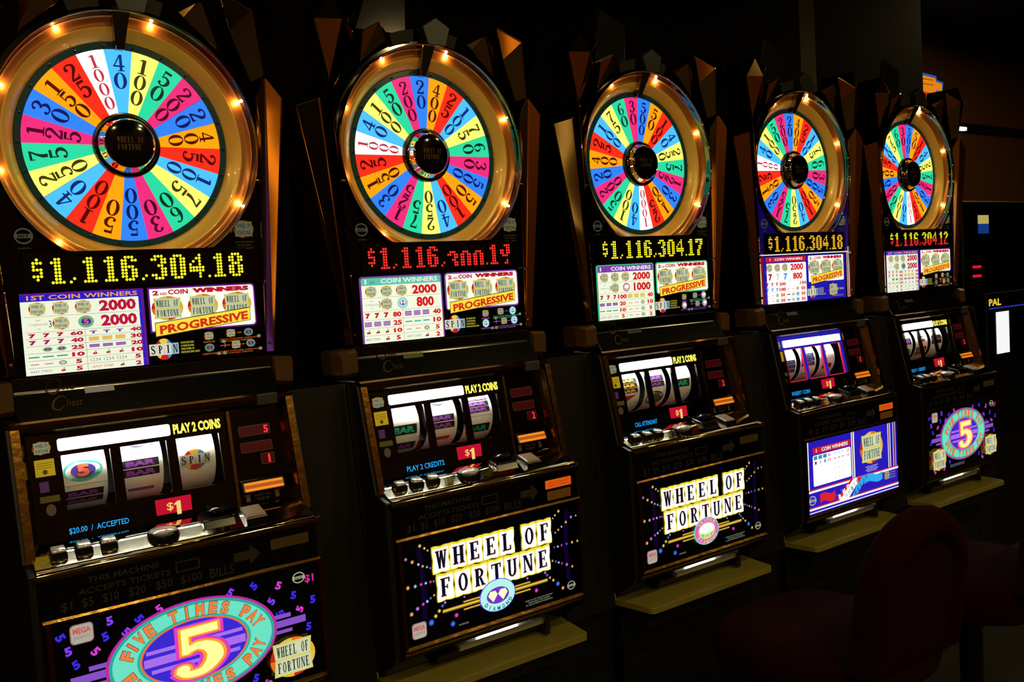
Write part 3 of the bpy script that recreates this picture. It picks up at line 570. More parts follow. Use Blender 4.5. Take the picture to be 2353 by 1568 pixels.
# ---------------------------------------------------------------- wheel
WEDGES = [('1000','w'),('40','l'),('100','y'),('50','g'),('200','m'),('20','b'),('400','o'),('25','r'),('100','l'),('75','y'),('60','g'),('30','m'),('500','b'),('50','o'),('100','r'),('40','l'),('250','y'),('75','g'),('125','m'),('30','b'),('150','o'),('25','r')]
WC = dict(w=((255,255,250),1.5,(220,60,80)), l=((70,178,255),1.3,(16,50,130)), y=((252,246,104),1.3,(70,66,16)), g=((42,214,158),1.12,(8,60,40)), m=((234,46,122),1.12,(90,6,40)), b=((48,128,240),1.15,(14,30,110)), o=((255,160,14),1.15,(96,20,10)), r=((242,46,26),1.12,(96,6,10)))
def wheel(root, turn):
    """turn: index (may be fractional) of the wedge under the pointer"""
    def hubback(b): b.lathe([(0,.060),(.270,.060),(.283,.058),(.284,.050),(.267,.050),(.266,.056)], mat('peg_ring', (34,84,104), .12, spec=.6), 88)
    w = part(root, 'prize_wheel', hubback, 'wheelback', True)
    st = 2*PI/22
    for i, (t, c) in enumerate(WEDGES):
        col, s_, dk = WC[c]; k = ('wedge', c)
        if k not in CACHE:
            b = B(); a = [PI/2+st*(.5-.006)-(st-.012*st)*j/6 for j in range(7)]
            pts = [(.086*math.cos(x), .0525, .086*math.sin(x)) for x in a]+[(.2665*math.cos(x), .0525, .2665*math.sin(x)) for x in a]
            back = [(x, .058, z) for x, _, z in pts]
            m = ink(col, s_, True)
            b.add(pts+back, [(j, j+1, 8+j, 7+j) for j in range(6)]+[(7+j, 8+j, 22+j, 21+j) for j in range(6)]+[(0,7,21,14),(6,20,27,13)], m)
            CACHE[k] = b.mesh('wedge', weld=True)
        ang = -(i-turn)*st
        def place(o):
            o.matrix_local = Matrix.Translation((0,0,H)) @ Matrix.Rotation(-ang, 4, 'Y') @ Matrix.Translation((0,0,-H))
        place(link('wedge', CACHE[k], w))
        k = ('num', t, c)
        if k not in CACHE:
            b = B(); p = Pan(b, .0525); n = len(t); m = ink(dk, .8)
            hgt = {2:.046,3:.043,4:.0355}[n]; pit = {2:.0495,3:.0455,4:.0385}[n]; top = .253 if n < 4 else .255
            for j, ch in enumerate(t): p.glyphs(DIG[ch], 0, top-hgt/2-pit*j, hgt*.76 if n < 4 else hgt*.74, hgt, m, 1.2)
            CACHE[k] = b.mesh('numeral')
        place(link('numeral', CACHE[k], w))
    def pegs(b):
        for i in range(22):
            a = PI/2+st*(i+.5); b.lathe([(0,.040),(.0022,.041),(.0026,.051)], DKCHROME, 8, c=(.2755*math.cos(a), .2755*math.sin(a)))
    o = part(w, 'pegs', pegs, 'pegs', True); o['kind'] = 'stuff'
    part(w, 'hub', lambda b: b.lathe([(.079,.035),(.0785,.0345),(.0745,.026),(.0700,.016),(.068,.0105),(.0655,.0085),(.063,.0095)], HUBC, 64), 'hub', True)
    part(w, 'hub_flange', lambda b: b.lathe([(.0905,.052),(.0905,.041),(.0885,.0365),(.081,.0345),(.079,.035)], BLACK, 64), 'hubfl', True)
    def cap(b):
        b.lathe([(.0625,.010),(.050,.0085),(.025,.0075),(0,.0072)], GLASSB, 48)
        p = Pan(b, .0068); br = mat('hub_emblem', (110,92,34), .3, .6)
        for t, z in (('WHEEL OF', .010), ('FORTUNE', -.010)):
            for i, ch in enumerate(t):
                if ch != ' ': p.glyphs(LET[ch], -.036+.0092*(i+.5), z, .007, .016, br, 1)
    part(w, 'hub_cap', cap, 'hubcap', True)
    return w

# ---------------------------------------------------------------- reels
def reel_art(b, x0, x1, yc, zc, rad, items):
    """items: (kind, s, ...) with s = angle along the drum in degrees, 0 facing the front"""
    def P(x, s, l): a = R(s); return (x, yc-(rad+EPS*1.2*l)*math.cos(a), zc+(rad+EPS*1.2*l)*math.sin(a))
    def rect(xa, s0, xb, s1, m, l=1):
        n = max(2, int(abs(s1-s0)/4)); 
        for i in range(n):
            a = s0+(s1-s0)*i/n; c = s0+(s1-s0)*(i+1)/n
            b.face([P(xa,a,l),P(xb,a,l),P(xb,c,l),P(xa,c,l)], m)
    def text(t, xa, s0, xb, s1, m, l=2, bold=.05):
        v, f, (a,b_,c,d) = glyph(t, bold, 0)
        b.add([P(xa+(q[0]-a)/(c-a)*(xb-xa), s0+(q[1]-b_)/(d-b_)*(s1-s0), l) for q in v], f, m)
    def ell(cx, cs, rx, rs, m, l=1, n=24):
        b.face([P(cx+rx*math.cos(2*PI*i/n), cs+rs*math.sin(2*PI*i/n), l) for i in range(n)], m)
    def dm(c): return mat('reel_ink_%02x%02x%02x' % c, c, .45)
    cx = (x0+x1)/2; w = x1-x0; K = dm((16,14,18))
    for it in items:
        k, s = it[0], it[1]
        if k == 'bar':
            c, n = it[2], it[3]; h = {1:19,2:12.5,3:10.2}[n]
            for i in range(n):
                sc = s+(n-1)*h*.58-i*h*1.16
                rect(x0+w*.08, sc-h/2, x1-w*.08, sc+h/2, K, 1); text('BAR', x0+w*.15, sc-h*.34, x1-w*.15, sc+h*.34, dm(c), 3, .06)
        elif k == 'five': ell(cx,s,w*.43,17,dm((70,176,160)),1); ell(cx,s,w*.27,10.5,dm((70,40,150)),4); text('5',cx-w*.14,s-9.5,cx+w*.14,s+9.5,dm((226,100,60)),6,.06)
        elif k == 'spin':
            cs = [(60,130,210),(230,180,60),(190,40,40),(230,170,50),(180,40,40),(60,130,200)]
            for i, c in enumerate(cs): b.face([P(cx,s,1)]+[P(cx+w*.28*math.cos(R(i*60+15*j)), s+17*math.sin(R(i*60+15*j)), 3) for j in range(5)], dm(c))
            for i, ch in enumerate('SPIN'):
                xx = cx-w*.38+w*.19*(i+.5); rect(xx-w*.09, s-8, xx+w*.09, s+8, dm((196,196,180)), 6)
                for q in LET[ch]: b.face([P(xx+(u-.35)/.7*w*.13, s-6+v*12, 8) for u, v in q], dm((40,44,56)))
        elif k == 'seven': text('7', x0+w*.22, s-18, x1-w*.2, s+18, dm(it[2]), 2, .10); 
        elif k == 'outline7': text('7', x0+w*.26, s-16, x1-w*.22, s+16, dm((60,62,66)), 2, .09); text('7', x0+w*.29, s-14.5, x1-w*.25, s+14.5, dm((232,236,232)), 4, .05)
        elif k == 'disc': ell(cx,s,w*.42,17,dm(it[2]),1); ell(cx,s,w*.3,12,dm((70,90,60)),4)
        elif k == 'cherry': ell(cx-w*.12,s-3,w*.16,5.5,dm((170,30,40)),1); ell(cx+w*.14,s-5,w*.15,5,dm((150,24,36)),1); b.face([P(cx-w*.1,s+1,2),P(cx+w*.28,s+8,2),P(cx+w*.05,s+9,2)],dm((40,120,60)))
        elif k == 'block': rect(x0+w*.2, s-it[3], x1-w*.2, s+it[3], dm(it[2]), 1)
        elif k == 'line': rect(x0, s-.25, x1, s+.25, dm((90,92,90)), 1)
        elif k == 'holo':
            rnd = random.Random(it[2])
            for i in range(110):
                xx = x0+w*(.03+.92*rnd.random()); ss = -42+84*rnd.random(); c = rnd.choice([(90,110,200),(200,190,90),(90,180,150),(170,110,190),(210,150,110),(220,226,224),(120,130,130)])
                b.face([P(xx,ss,.5),P(xx+w*.05*rnd.random(),ss+1.2,.5),P(xx+w*.03,ss+4*rnd.random()+1,.5)], dm(c))

# ---------------------------------------------------------------- slot machine
YD = lambda z: .106+.2*z          # the slanted plane of the reel glass
VFD = ink((40,170,255), 1.0); LEDR = ink((255,40,60), 1.4); RDARK = mat('led_window', (60,4,10), .2, emis=(70,4,12), st=.35)
ORANGE = mat('bill_slot_glow', (200,110,20), .3, emis=(255,140,20), st=.8, sample=True)
STRIPW = mat('lamp_strip', (255,255,250), .2, emis=(255,255,240), st=3.2, sample=True)
TUBE = mat('reel_lamp', (255,255,250), .5, emis=(255,252,240), st=75, sample=True)
BULB = mat('warm_bulb', (255,220,170), .3, emis=(255,190,110), st=230, sample=True)
def pane_mat():
    m = bpy.data.materials.new('clear_pane'); m.use_nodes = True; nt = m.node_tree; nt.nodes.clear()
    o = nt.nodes.new('ShaderNodeOutputMaterial'); mx = nt.nodes.new('ShaderNodeMixShader'); t = nt.nodes.new('ShaderNodeBsdfTransparent'); g = nt.nodes.new('ShaderNodeBsdfGlossy'); f = nt.nodes.new('ShaderNodeFresnel')
    g.inputs['Roughness'].default_value = .02; f.inputs['IOR'].default_value = 1.35
    nt.links.new(f.outputs[0], mx.inputs[0]); nt.links.new(t.outputs[0], mx.inputs[1]); nt.links.new(g.outputs[0], mx.inputs[2]); nt.links.new(mx.outputs[0], o.inputs[0])
    return m
PANE = pane_mat()

def slot_machine(x, y, art, label, short, turn, jack, jcol, jcol2, vfd, reels, readout, panelmat, sticker):
    root = empty('slot_machine', (x*S, y*S, 0)); tag(root, label, 'slot machine', 'wheel-topped slot machines in a row')
    pt = lambda *a, **k: part(root, *a, **k)
    ZC = -.296
    # --- top box
    def topbox(b):
        out = [(.345,-.62),(.345,0)]+[(.345*math.cos(R(a)), .36*math.sin(R(a))) for a in range(10,171,10)]+[(-.345,0),(-.345,-.62)]
        b.slab(out[::-1], .062, .40, BLACKSAT)
    pt('top_box', topbox, 'topbox')
    def face(b):
        n = 120; pts = []
        for i in range(n):
            a = 2*PI*i/n+1e-4; c, s_ = math.cos(a), math.sin(a)
            ri = .351
            if s_ < 0: ri = min(ri, ZC/s_)
            if s_ >= 0: ro = .368
            else: ro = min(.356/abs(c) if abs(c) > 1e-6 else 9, .618/-s_, max(.368, 9))
            if s_ >= 0: ro = min(.40, max(.362, .368))
            pts += [(ri*c, 0, ri*s_), (ro*c, 0, ro*s_)]
        m = 2*n
        low_ = [i for i in range(n) if pts[2*i+1][2] < -.03 and pts[(2*i+3) % m][2] < -.03]
        b.add(pts, [(2*i, (2*i+2) % m, (2*i+3) % m, 2*i+1) for i in low_], panelmat); b.add(pts, [(2*i, (2*i+2) % m, (2*i+3) % m, 2*i+1) for i in range(n) if i not in low_], GLASSB)
        b.add([(px, .064, pz) for px, _, pz in pts], [(2*i+1, (2*i+3) % m, (2*i+2) % m, 2*i) for i in range(n)], BLACK)
        b.add([q for i in range(n) for q in (pts[2*i+1], (pts[2*i+1][0], .064, pts[2*i+1][2]))], [(2*i, (2*i+2) % m, (2*i+3) % m, 2*i+1) for i in range(n)], BLACK)
    pt('front_glass', face, ('face', art == 'usa'), weld=False)
    # --- wheel and ring
    wheel(root, turn)
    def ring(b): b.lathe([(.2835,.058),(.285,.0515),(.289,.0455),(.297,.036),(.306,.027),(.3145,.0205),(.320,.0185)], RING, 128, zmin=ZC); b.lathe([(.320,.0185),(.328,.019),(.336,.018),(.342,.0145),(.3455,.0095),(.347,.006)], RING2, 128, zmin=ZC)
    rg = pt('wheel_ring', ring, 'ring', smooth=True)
    def rim(b): b.lathe([(.347,.006),(.3476,.0065),(.349,.002),(.3505,-.012),(.3515,-.024)], mat('black_mirror', (10,10,12), .04, spec=.9, coat=1.), 128, zmin=ZC); b.lathe([(.3515,-.024),(.3535,-.0265),(.3555,-.024),(.3560,.0)], BRASS, 128, zmin=ZC)
    pt('wheel_rim', rim, 'rim', smooth=True)
    for i, a in enumerate((119,76,23,-29,156,194,233)):
        if 'bulb' not in CACHE:
            b = B(); b.lathe([(.0040,.0),(.0038,-.0014),(.0028,-.0030),(0,-.0042)], BULB, 12); b.lathe([(.0040,.0),(.0028,.003),(0,.0042)], BULB, 12); CACHE['bulb'] = b.mesh('bulb', True, True, False)
            for v in CACHE['bulb'].vertices: v.co *= S
        o = link('bulb', CACHE['bulb'], rg); o.location = (.337*math.cos(R(a))*S, .0115*S, .337*math.sin(R(a))*S+H)
    def pointer(b):
        b.hexa([(-.011,.030,.262),(.011,.030,.262),(.011,.048,.262),(-.011,.048,.262),(-.030,-.030,.362),(.020,-.030,.362),(.020,.048,.362),(-.030,.048,.362)], DKCHROME)
    pt('pointer', pointer, 'pointer', bev=.002)
    def crest(b): b.slab([(-.012,.352),(.058,.352),(.078,.415),(.024,.445),(-.030,.411)][::-1], -.030, .01, mat('smoked_crest', (42,46,44), .25, .4))
    pt('pointer_crest', crest, 'crest', bev=.003)
    for a0, a1 in ((99,112),(74,84)):
        pt('arch_trim', lambda b: b.lathe([(.366,-.012),(.404,-.020),(.404,.01)], mat('fan_grey', (52,50,48), .35, .3), 10, R(a0), R(a1)), ('fan',a0))
    # --- smoked-gold crystal trim, both sides
    for sg in (-1,1):
        def low(b):
            b.hull([(sg*px,py,pz) for px,py,pz in ((.490 if sg < 0 else .468,-.012,.127),(.430,-.052,.145),(.386,-.040,.208),(.361,-.012,.150),(.3585,-.012,.0),(.372,.002,-.614),(.360,-.022,-.614),(.336,-.012,-.614),(.48 if sg < 0 else .462,.14,.127),(.386,.14,.208),(.365,.14,-.614),(.3585,.14,-.60))], GOLDC)
        pt('side_crystal', low, ('low',sg), bev=.003)
        def up(b):
            b.hull([(sg*px,py,pz) for px,py,pz in ((.384,-.034,.204),(.428,-.046,.386),(.368,-.050,.470),(.268,-.030,.440),(.292,-.028,.330),(.352,-.012,.190),(.345,-.075,.385),(.40,.12,.39),(.35,.12,.47),(.38,.12,.22),(.30,.12,.33))], GOLDC)
        pt('upper_crystal', up, ('up',sg), bev=.003)
        def sm(b):
            b.hull([(sg*px,py,pz) for px,py,pz in ((.255,-.030,.370),(.165,-.024,.352),(.262,-.010,.272),(.205,-.055,.400),(.150,-.01,.372),(.25,.05,.372),(.17,.05,.372),(.262,.05,.28))], GOLDC)
        pt('small_crystal', sm, ('sm',sg), bev=.003)
        def pl(b): b.slab([(sg*px,pz) for px,pz in ((.045,.40),(.037,.546),(.165,.598),(.195,.50),(.235,.40))][::(-1 if sg > 0 else 1)], .055, .075, mat('smoked_plate', (26,24,20), .12, .3))
        if sg < 0: pt('crown_plate', pl, ('pl',sg), bev=.002)
        def bol(b):
            for z in (-.10,-.40,-.585): b.lathe([(0,-.022),(.004,-.021),(.006,-.016),(.006,.0)], CHROME, 12, c=(sg*.348, z))
        o = pt('trim_bolts', bol, ('bol',sg), smooth=True); o['kind'] = 'stuff'
    # --- jackpot display
    pt('jackpot_display', lambda b: b.box(-.300,.300,-.011,.03,-.392,-.298, mat('display_black', (12,9,7), .12)), 'jd')
    o = pt('jackpot_dots', lambda b: jackpot(b, jack, ink(jcol,1.15), ink(jcol2,1.15)), weld=False); o['kind'] = 'stuff'; o['label'] = 'lit dot-matrix jackpot figures'
    # --- pay tables
    def bk(b):
        if art == 'usa': b.slab([(-.3155,-.6175),(-.003,-.6175),(-.003,-.4015),(-.3155,-.4015)], -.004, 0, BLACK)
        else: b.box(-.3155,-.0015,-.004,.02,-.6175,-.4015, BLACK)
    def p1(b): bk(b); pay_first(Pan(b, -.004), art)
    def p2(b): b.box(.0065 if art != 'usa' else -.002,.3195,-.004,.02,-.5315 if art != 'usa' else -.6175,-.4015, BLACK); pay_second(Pan(b, -.004), art)
    pt('first_coin_table', p1, ('p1',art), weld=False); pt('second_coin_table', p2, ('p2',art), weld=False)
    def lg(b):
        p = Pan(b, 0 if art != 'usa' else -.0052); legend(p, art)
        if art == 'usa':
            wh = ink((240,240,230)); rd = ink((150,20,50),.7)
            p.rect(-.335,-.617,-.3165,-.385,rd,1); p.rect(.3205,-.617,.335,-.385,rd,1); p.rect(-.335,-.3965,.335,-.392,wh,2); p.rect(.3355,-.617,.340,-.37,wh,1); p.rect(.3235,-.617,.3265,-.40,wh,2)
    pt('bonus_legend', lg, ('lg',art), weld=False)
    def logos(b):
        p = Pan(b, 0); g = (70,72,52); maker(p, -.290, -.252, .045, .042, g, 1); p.text('PATENTED', -.305, -.286, -.275, -.282, ink(g,.6), 1)
    pt('maker_logo', logos, 'logos', weld=False)
    def logos2(b):
        p = Pan(b, 0)
        wof(p, .300, -.242, .062, .052, 1, .16, True); p.text('3', .258, -.252, .266, -.234, ink((70,66,40)), 1)
        for i in range(3): p.text('PAYS PROGRESSIVE', .272+.006*(i==1), -.283-.009*i, .328-.006*(i==1), -.278-.009*i, ink((66,62,30),.7), 1)
    pt('bonus_logo', logos2, 'logos2', weld=False)
    # --- waist between top box and door
    pt('waist', lambda b: b.prism([(.40,-.62),(-.010,-.62),(-.014,-.66),(-.058,-.735),(.40,-.735)], -.352, .352, BLACK), 'waist', bev=.004)
    def sig(b):
        p = Pan(b, lambda z: (-.0138 if z > -.66 else -.014+(z+.66)*.587)-.0016); m = mat('gold_script', (66,42,10), .35, .5)
        p.polys([[(x-.28, z-.66) for x,z in q] for q in ribbon([(-.05,.02),(-.03,.034),(.03,.03),(.044,.012),(.026,-.008),(.008,.0),(.012,.02),(.034,.032)], [.001,.002,.004,.003,.005,.003,.002,.001])], m, 1)
        p.polys([[(x-.27, z-.69) for x,z in q] for q in ribbon([(.04,.008),(.03,.014),(.012,.004),(.006,-.014),(.02,-.02),(.034,-.012)], [.002,.002,.004,.005,.003,.001])], m, 1)
        p.text('ne', -.232, -.661, -.2, -.649, m, 1, 0, .4); p.text('hest', -.232, -.704, -.19, -.686, m, 1, 0, .4)
    pt('script_lettering', sig, 'sig', weld=False)
    pt('asset_sticker', lambda b: Pan(b, lambda z: (-.0138 if z > -.66 else -.014+(z+.66)*.587)-.0016).rect(-.18, -.676, -.105, -.661, mat('sticker_%d%d%d' % sticker, sticker, .5, emis=sticker, st=.1), 1), ('stk',sticker), weld=False)
    for sg in (-1,1):
        def bump(b):
            b.hull([(sg*px,py,pz) for px,py,pz in ((.353,-.020,-.628),(.412,-.020,-.632),(.424,.012,-.634),(.353,-.034,-.640),(.410,-.034,-.644),(.353,-.036,-.700),(.406,-.036,-.706),(.353,-.020,-.716),(.400,-.020,-.718),(.420,.01,-.706),(.353,.08,-.628),(.424,.08,-.634),(.420,.08,-.71),(.353,.08,-.716))], BUMPER)
        pt('corner_bumper', bump, ('bump',sg), weld=False)
    # --- lower cabinet
    PROF = [(.40,-.736),(-.060,-.736),(-.078,-.744),(-.152,-1.072),(-.212,-1.090),(-.212,-1.560),(-.190,-1.600),(-.060,-1.675),(.40,-1.675)]
    for sg in (-1,1): pt('cabinet_side', lambda b: b.prism(PROF, sg*.3655 if sg > 0 else -.385, .385 if sg > 0 else -.3655, BLACKSAT), ('side',sg), bev=.003)
    def core(b):
        b.prism([(.40,-.736),(.11,-.736),(.11,-1.060),(-.10,-1.085),(-.150,-1.095),(-.205,-1.100),(-.205,-1.585),(-.10,-1.585),(-.10,-1.66),(.40,-1.66)], -.3655, .3655, BLACK)
    pt('cabinet_body', core, 'core')
    # --- brass door frame
    def fb_top(b): b.prism([(-.040,-.730),(-.078,-.728),(-.086,-.733),(-.086,-.744),(-.080,-.756),(-.050,-.7695),(.0,-.7695),(.0,-.735)], -.376, .368, BRASS)
    pt('frame_bar', fb_top, 'fbt')
    for sg in (-1,1):
        def fb(b): 
            xo, xi, xg = (sg*.376, sg*.355, sg*.338)
            a = [(-.072,-.742),(-.088,-.745),(-.162,-1.072),(-.146,-1.075)]
            n = len(a); pts = [(xo,py,pz) for py,pz in a]+[(xi,py,pz) for py,pz in a]
            b.hull(pts, BRASS)
            b.hull([(xi,-.082,-.752),(xg,-.050,-.768),(xi,-.152,-1.068),(xg,-.106,-1.072),(xi,-.04,-.76),(xi,-.09,-1.08)], BRASS)
        pt('frame_bar', fb, ('fb',sg), weld=False)
    def hinge(b): b.box(.268,.330,-.092,-.060,-.762,-.729, DIFFG)
    pt('door_latch', hinge, 'latch', bev=.003)
    # --- reel glass
    WX = [-.2600,-.1120,.0360]; WW = .1215; ZT, ZB = -.8285, -.9705
    blu = art == 'usa'
    def mask(b):
        m1 = ink((40,34,190),.75) if blu else GLASSB; xs = [-.338]+[v for w_ in WX for v in (w_, w_+WW)]+[.183]
        zs = [-1.068, ZB, ZT, -.768]; p = Pan(b, YD)
        for i in range(len(xs)-1):
            for j in range(3):
                if j == 1 and i % 2 == 1: continue
                p.rect(xs[i], zs[j], xs[i+1], zs[j+1], m1 if j > 0 and 0 < i < 7 and blu or (blu and j == 2) else GLASSB, 0)
        p.rect(.183, -1.068, .338, -.768, GLASSB, 0)
        for w_ in WX:                                # window jambs
            for (xa,za,xb,zb_) in ((w_,ZB,w_,ZT),(w_+WW,ZT,w_+WW,ZB),(w_,ZT,w_+WW,ZT),(w_+WW,ZB,w_,ZB)):
                jm = mat('red_jamb', (170,20,40), .3, emis=(190,20,40), st=.3) if blu else GLASSB
                b.face([(xa,YD(za),za),(xb,YD(zb_),zb_),(xb,YD(zb_)+.008,zb_),(xa,YD(za)+.008,za)], jm)
            if blu:
                rj = ink((206,30,50), .8)
                for q in (rc(w_-.003,ZB,w_,ZT), rc(w_+WW,ZB,w_+WW+.003,ZT), rc(w_-.003,ZB-.003,w_+WW+.003,ZB), rc(w_-.003,ZT,w_+WW+.003,ZT+.003)): p.poly(q, rj, 1)
    pt('reel_mask', mask, ('mask',blu), weld=False)
    def rb(b):
        b.face([(-.345,.105,-1.06),(.19,.105,-1.06),(.19,.105,-.772),(-.345,.105,-.772)], GLASSB)
        for xx in (-.345,.19): b.face([(xx,.105,-1.06),(xx,-.10,-1.06),(xx,-.05,-.772),(xx,.105,-.772)], GLASSB)
    pt('reel_housing', rb, 'rb')
    pt('reel_lamp', lambda b: b.box(-.262,.160,-.038,-.028,-.812,-.804, TUBE), 'tube')
    for i in range(3):
        rad = .098; yc = -.036+rad; zc = -.900
        def drum(b):
            n = 40; pts = []
            for j in range(n+1):
                a = R(-70+140*j/n); pts += [(WX[i]-.004, yc-rad*math.cos(a), zc+rad*math.sin(a)), (WX[i]+WW-.006, yc-rad*math.cos(a), zc+rad*math.sin(a))]
            b.add(pts, [(2*j, 2*j+1, 2*j+3, 2*j+2) for j in range(n)], WHITE)
            xe = WX[i]+WW-.006
            b.add([(xe, yc-rad*math.cos(R(-70+140*j/n)), zc+rad*math.sin(R(-70+140*j/n))) for j in range(n+1)]+[(xe, yc-rad*.9*math.cos(R(-70+140*j/n)), zc+rad*.9*math.sin(R(-70+140*j/n))) for j in range(n+1)], [(j,n+1+j,n+2+j,j+1) for j in range(n)], WHITE)
        rl = pt('reel', drum, ('drum',i), smooth=True)
        part(rl, 'reel_symbols', lambda b: reel_art(b, WX[i]-.002, WX[i]+WW-.008, yc, zc, rad, reels[i]), weld=False)
    pn = pt('glass_pane', lambda b: b.face([(-.338,YD(-1.066)-.003,-1.066),(.183,YD(-1.066)-.003,-1.066),(.183,YD(-.770)-.003,-.770),(-.338,YD(-.770)-.003,-.770)], PANE), 'pane', weld=False)
    def strip(b):
        p = Pan(b, YD); p.rr(-.265,-.8165,.024,-.785,STRIPW,2,.006); p.text('REDEEM', -.258, -.805, -.228, -.797, ink((150,150,120),1.6), 3)
    pt('lamp_panel', strip, 'strip', weld=False)
    def play(b):
        p = Pan(b, YD)
        if blu: p.rr(.026,-.8165,.172,-.785,ink((240,240,255),1.6),2,.004); p.text('PLAY 2 COINS', .034, -.813, .165, -.79, ink((226,210,110),1.3), 3, .02)
        else: p.text('PLAY 2 COINS', .032, -.8155, .166, -.7875, ink((255,240,90),1.3), 2, .045)
    pt('play_sign', play, ('play',blu), weld=False)
    def notes(b):
        p = Pan(b, YD); wof(p, -.303, -.803, .044, .034, 1, .35, True)
        y = mat('yellow_note', (210,190,40), .6, emis=(200,180,30), st=.25); p.rect(-.324,-.875,-.277,-.832,y,1)  # dim light on the stickers put in as a faint glow of their own
        for j in range(3): p.rect(-.319,-.842-.006*j,-.284,-.841-.006*j,mat('note_line',(110,96,20),.6),2)
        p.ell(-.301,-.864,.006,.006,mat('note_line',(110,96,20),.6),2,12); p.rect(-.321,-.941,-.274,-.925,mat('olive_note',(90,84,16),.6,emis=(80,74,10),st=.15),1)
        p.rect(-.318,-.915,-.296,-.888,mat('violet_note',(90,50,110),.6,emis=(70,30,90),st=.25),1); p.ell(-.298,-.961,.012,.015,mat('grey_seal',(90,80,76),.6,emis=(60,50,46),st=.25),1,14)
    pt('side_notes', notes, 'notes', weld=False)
    def vf(b):
        p = Pan(b, YD); p.rect(-.288,-1.046,-.070,-1.000,mat('vfd_window',(4,8,20),.1),1)
    vd = pt('message_display', vf, 'vfd', weld=False)
    def vt(b): p = Pan(b, YD); p.text(vfd[0], vfd[1], -1.0315, vfd[2], -1.0145, VFD, 2, .01)
    part(vd, 'message', vt, weld=False)
    def rtag(b):
        b.hexa([(-.0422,-.1005,-1.040),(.054,-.1005,-1.040),(.054,-.094,-1.040),(-.0422,-.094,-1.040),(-.0422,-.095,-.984),(.054,-.095,-.984),(.054,-.088,-.984),(-.0422,-.088,-.984)], ink((196,18,46),.95,True))
        p = Pan(b, lambda z: -.095+(z+.984)*.0982); p.text('$', -.014, -1.019, .004, -.995, ink((250,200,110)), 2, .01); p.poly([(.012,-1.031),(.024,-1.031),(.024,-.994),(.016,-.994),(.006,-1.001),(.006,-1.005),(.012,-1.003)], ink((250,210,120)), 2)
    pt('price_tag', rtag, 'rtag', weld=False)
    # --- right column
    pt('column_trim', lambda b: b.hexa([(.178,YD(-1.06)-.012,-1.06),(.188,YD(-1.06)-.012,-1.06),(.188,YD(-1.06)+.01,-1.06),(.178,YD(-1.06)+.01,-1.06),(.183,YD(-.77)-.012,-.77),(.192,YD(-.77)-.012,-.77),(.192,YD(-.77)+.01,-.77),(.183,YD(-.77)+.01,-.77)], BRASS), 'coltrim')
    def led(b):
        p = Pan(b, YD); fr = mat('led_bezel', (70,64,56), .35)
        for x0,z0,x1,z1 in ((.217,-.8485,.3085,-.8225),(.217,-.8955,.3085,-.8695),(.272,-.935,.310,-.9065)):
            p.rr(x0-.002,z0-.002,x1+.002,z1+.002,fr,1,.004); p.rr(x0,z0,x1,z1,RDARK,2,.003)
    ld = pt('credit_readout', led, 'led', weld=False)
    def dg(b):
        p = Pan(b, YD)
        if readout[0]: p.text(readout[0], .290, -.8465, .304, -.8245, LEDR, 3, .03)
        if readout[1]: p.text(readout[1], .292, -.933, .304 if readout[1] != '1' else .298, -.909, LEDR, 3, .03)
    part(ld, 'digits', dg, weld=False)
    def bill(b):
        b.hexa([(.196,-.118,-1.006),(.325,-.118,-1.006),(.325,-.09,-1.006),(.196,-.09,-1.006),(.196,-.104,-.974),(.325,-.104,-.974),(.325,-.085,-.974),(.196,-.085,-.974)], BLACK)
    bl = pt('bill_acceptor', bill, 'bill', bev=.002)
    def slot(b):
        p = Pan(b, lambda z: -.104+(z+.974)*.4375)
        p.rr(.201,-1.0035,.320,-.9785,mat('amber_plastic',(150,80,14),.25,emis=(190,96,14),st=.5),1,.003)
        for z in (-.9825,-.9985): p.rect(.203, z-.003, .318, z+.003, ORANGE, 2)
    part(bl, 'lit_slot', slot, 'slot', weld=False)
    def arr(b):
        p = Pan(b, YD); g = mat('dim_arrow', (80,72,56), .4)
        for xx in (.215,.303): p.poly([(xx-.006,-1.035),(xx+.006,-1.035),(xx+.006,-1.018),(xx+.011,-1.018),(xx,-1.009),(xx-.011,-1.018),(xx-.006,-1.018)], g, 1)
        p.text('INSERT BILL', .235, -1.024, .285, -1.017, g, 1); p.text('FACE UP', .242, -1.035, .278, -1.028, g, 1)
    pt('slot_legend', arr, 'arr', weld=False)
    # --- deck
    def deck(b):
        b.prism([(-.095,-1.042),(-.095,-1.104),(-.2175,-1.104),(-.2190,-1.096),(-.2175,-1.0905),(-.2150,-1.0880),(-.195,-1.0797),(-.175,-1.0706),(-.155,-1.0608),(-.125,-1.0452)], -.3640, .3640, DECK)
    pt('button_deck', deck, 'deck', smooth=True)
    capm = mat('button_lens', (225,226,220), .10, .55, coat=.6); skirt = mat('button_skirt', (12,12,12), .2)
    for bx_ in (-.304,-.244,-.184):
        if 'btn' not in CACHE:
            b = B(); b.bev = .004; b.hexa([(-.0215,-.0185,-.004),(.0215,-.0185,-.004),(.0215,.0185,-.004),(-.0215,.0185,-.004),(-.019,-.016,.015),(.019,-.016,.015),(.019,.016,.016),(-.019,.016,.016)], skirt)
            CACHE['btn'] = b.mesh('play_button', True, True, False); b = B(); b.bev = .003; b.hexa([(-.0175,-.0148,.014),(.0175,-.0148,.014),(.0175,.0148,.015),(-.0175,.0148,.015),(-.0155,-.0125,.021),(.0155,-.0125,.021),(.0155,.0125,.022),(-.0155,.0125,.022)], capm); CACHE['btncap'] = b.mesh('lens', True, True, False)
            for kk in ('btn','btncap'):
                for v in CACHE[kk].vertices: v.co *= S
        o = link('play_button', CACHE['btn'], root); o.location = (bx_*S, -.1600*S, -1.0630*S+H); o.rotation_euler = (R(17),0,0); link('lens', CACHE['btncap'], o)
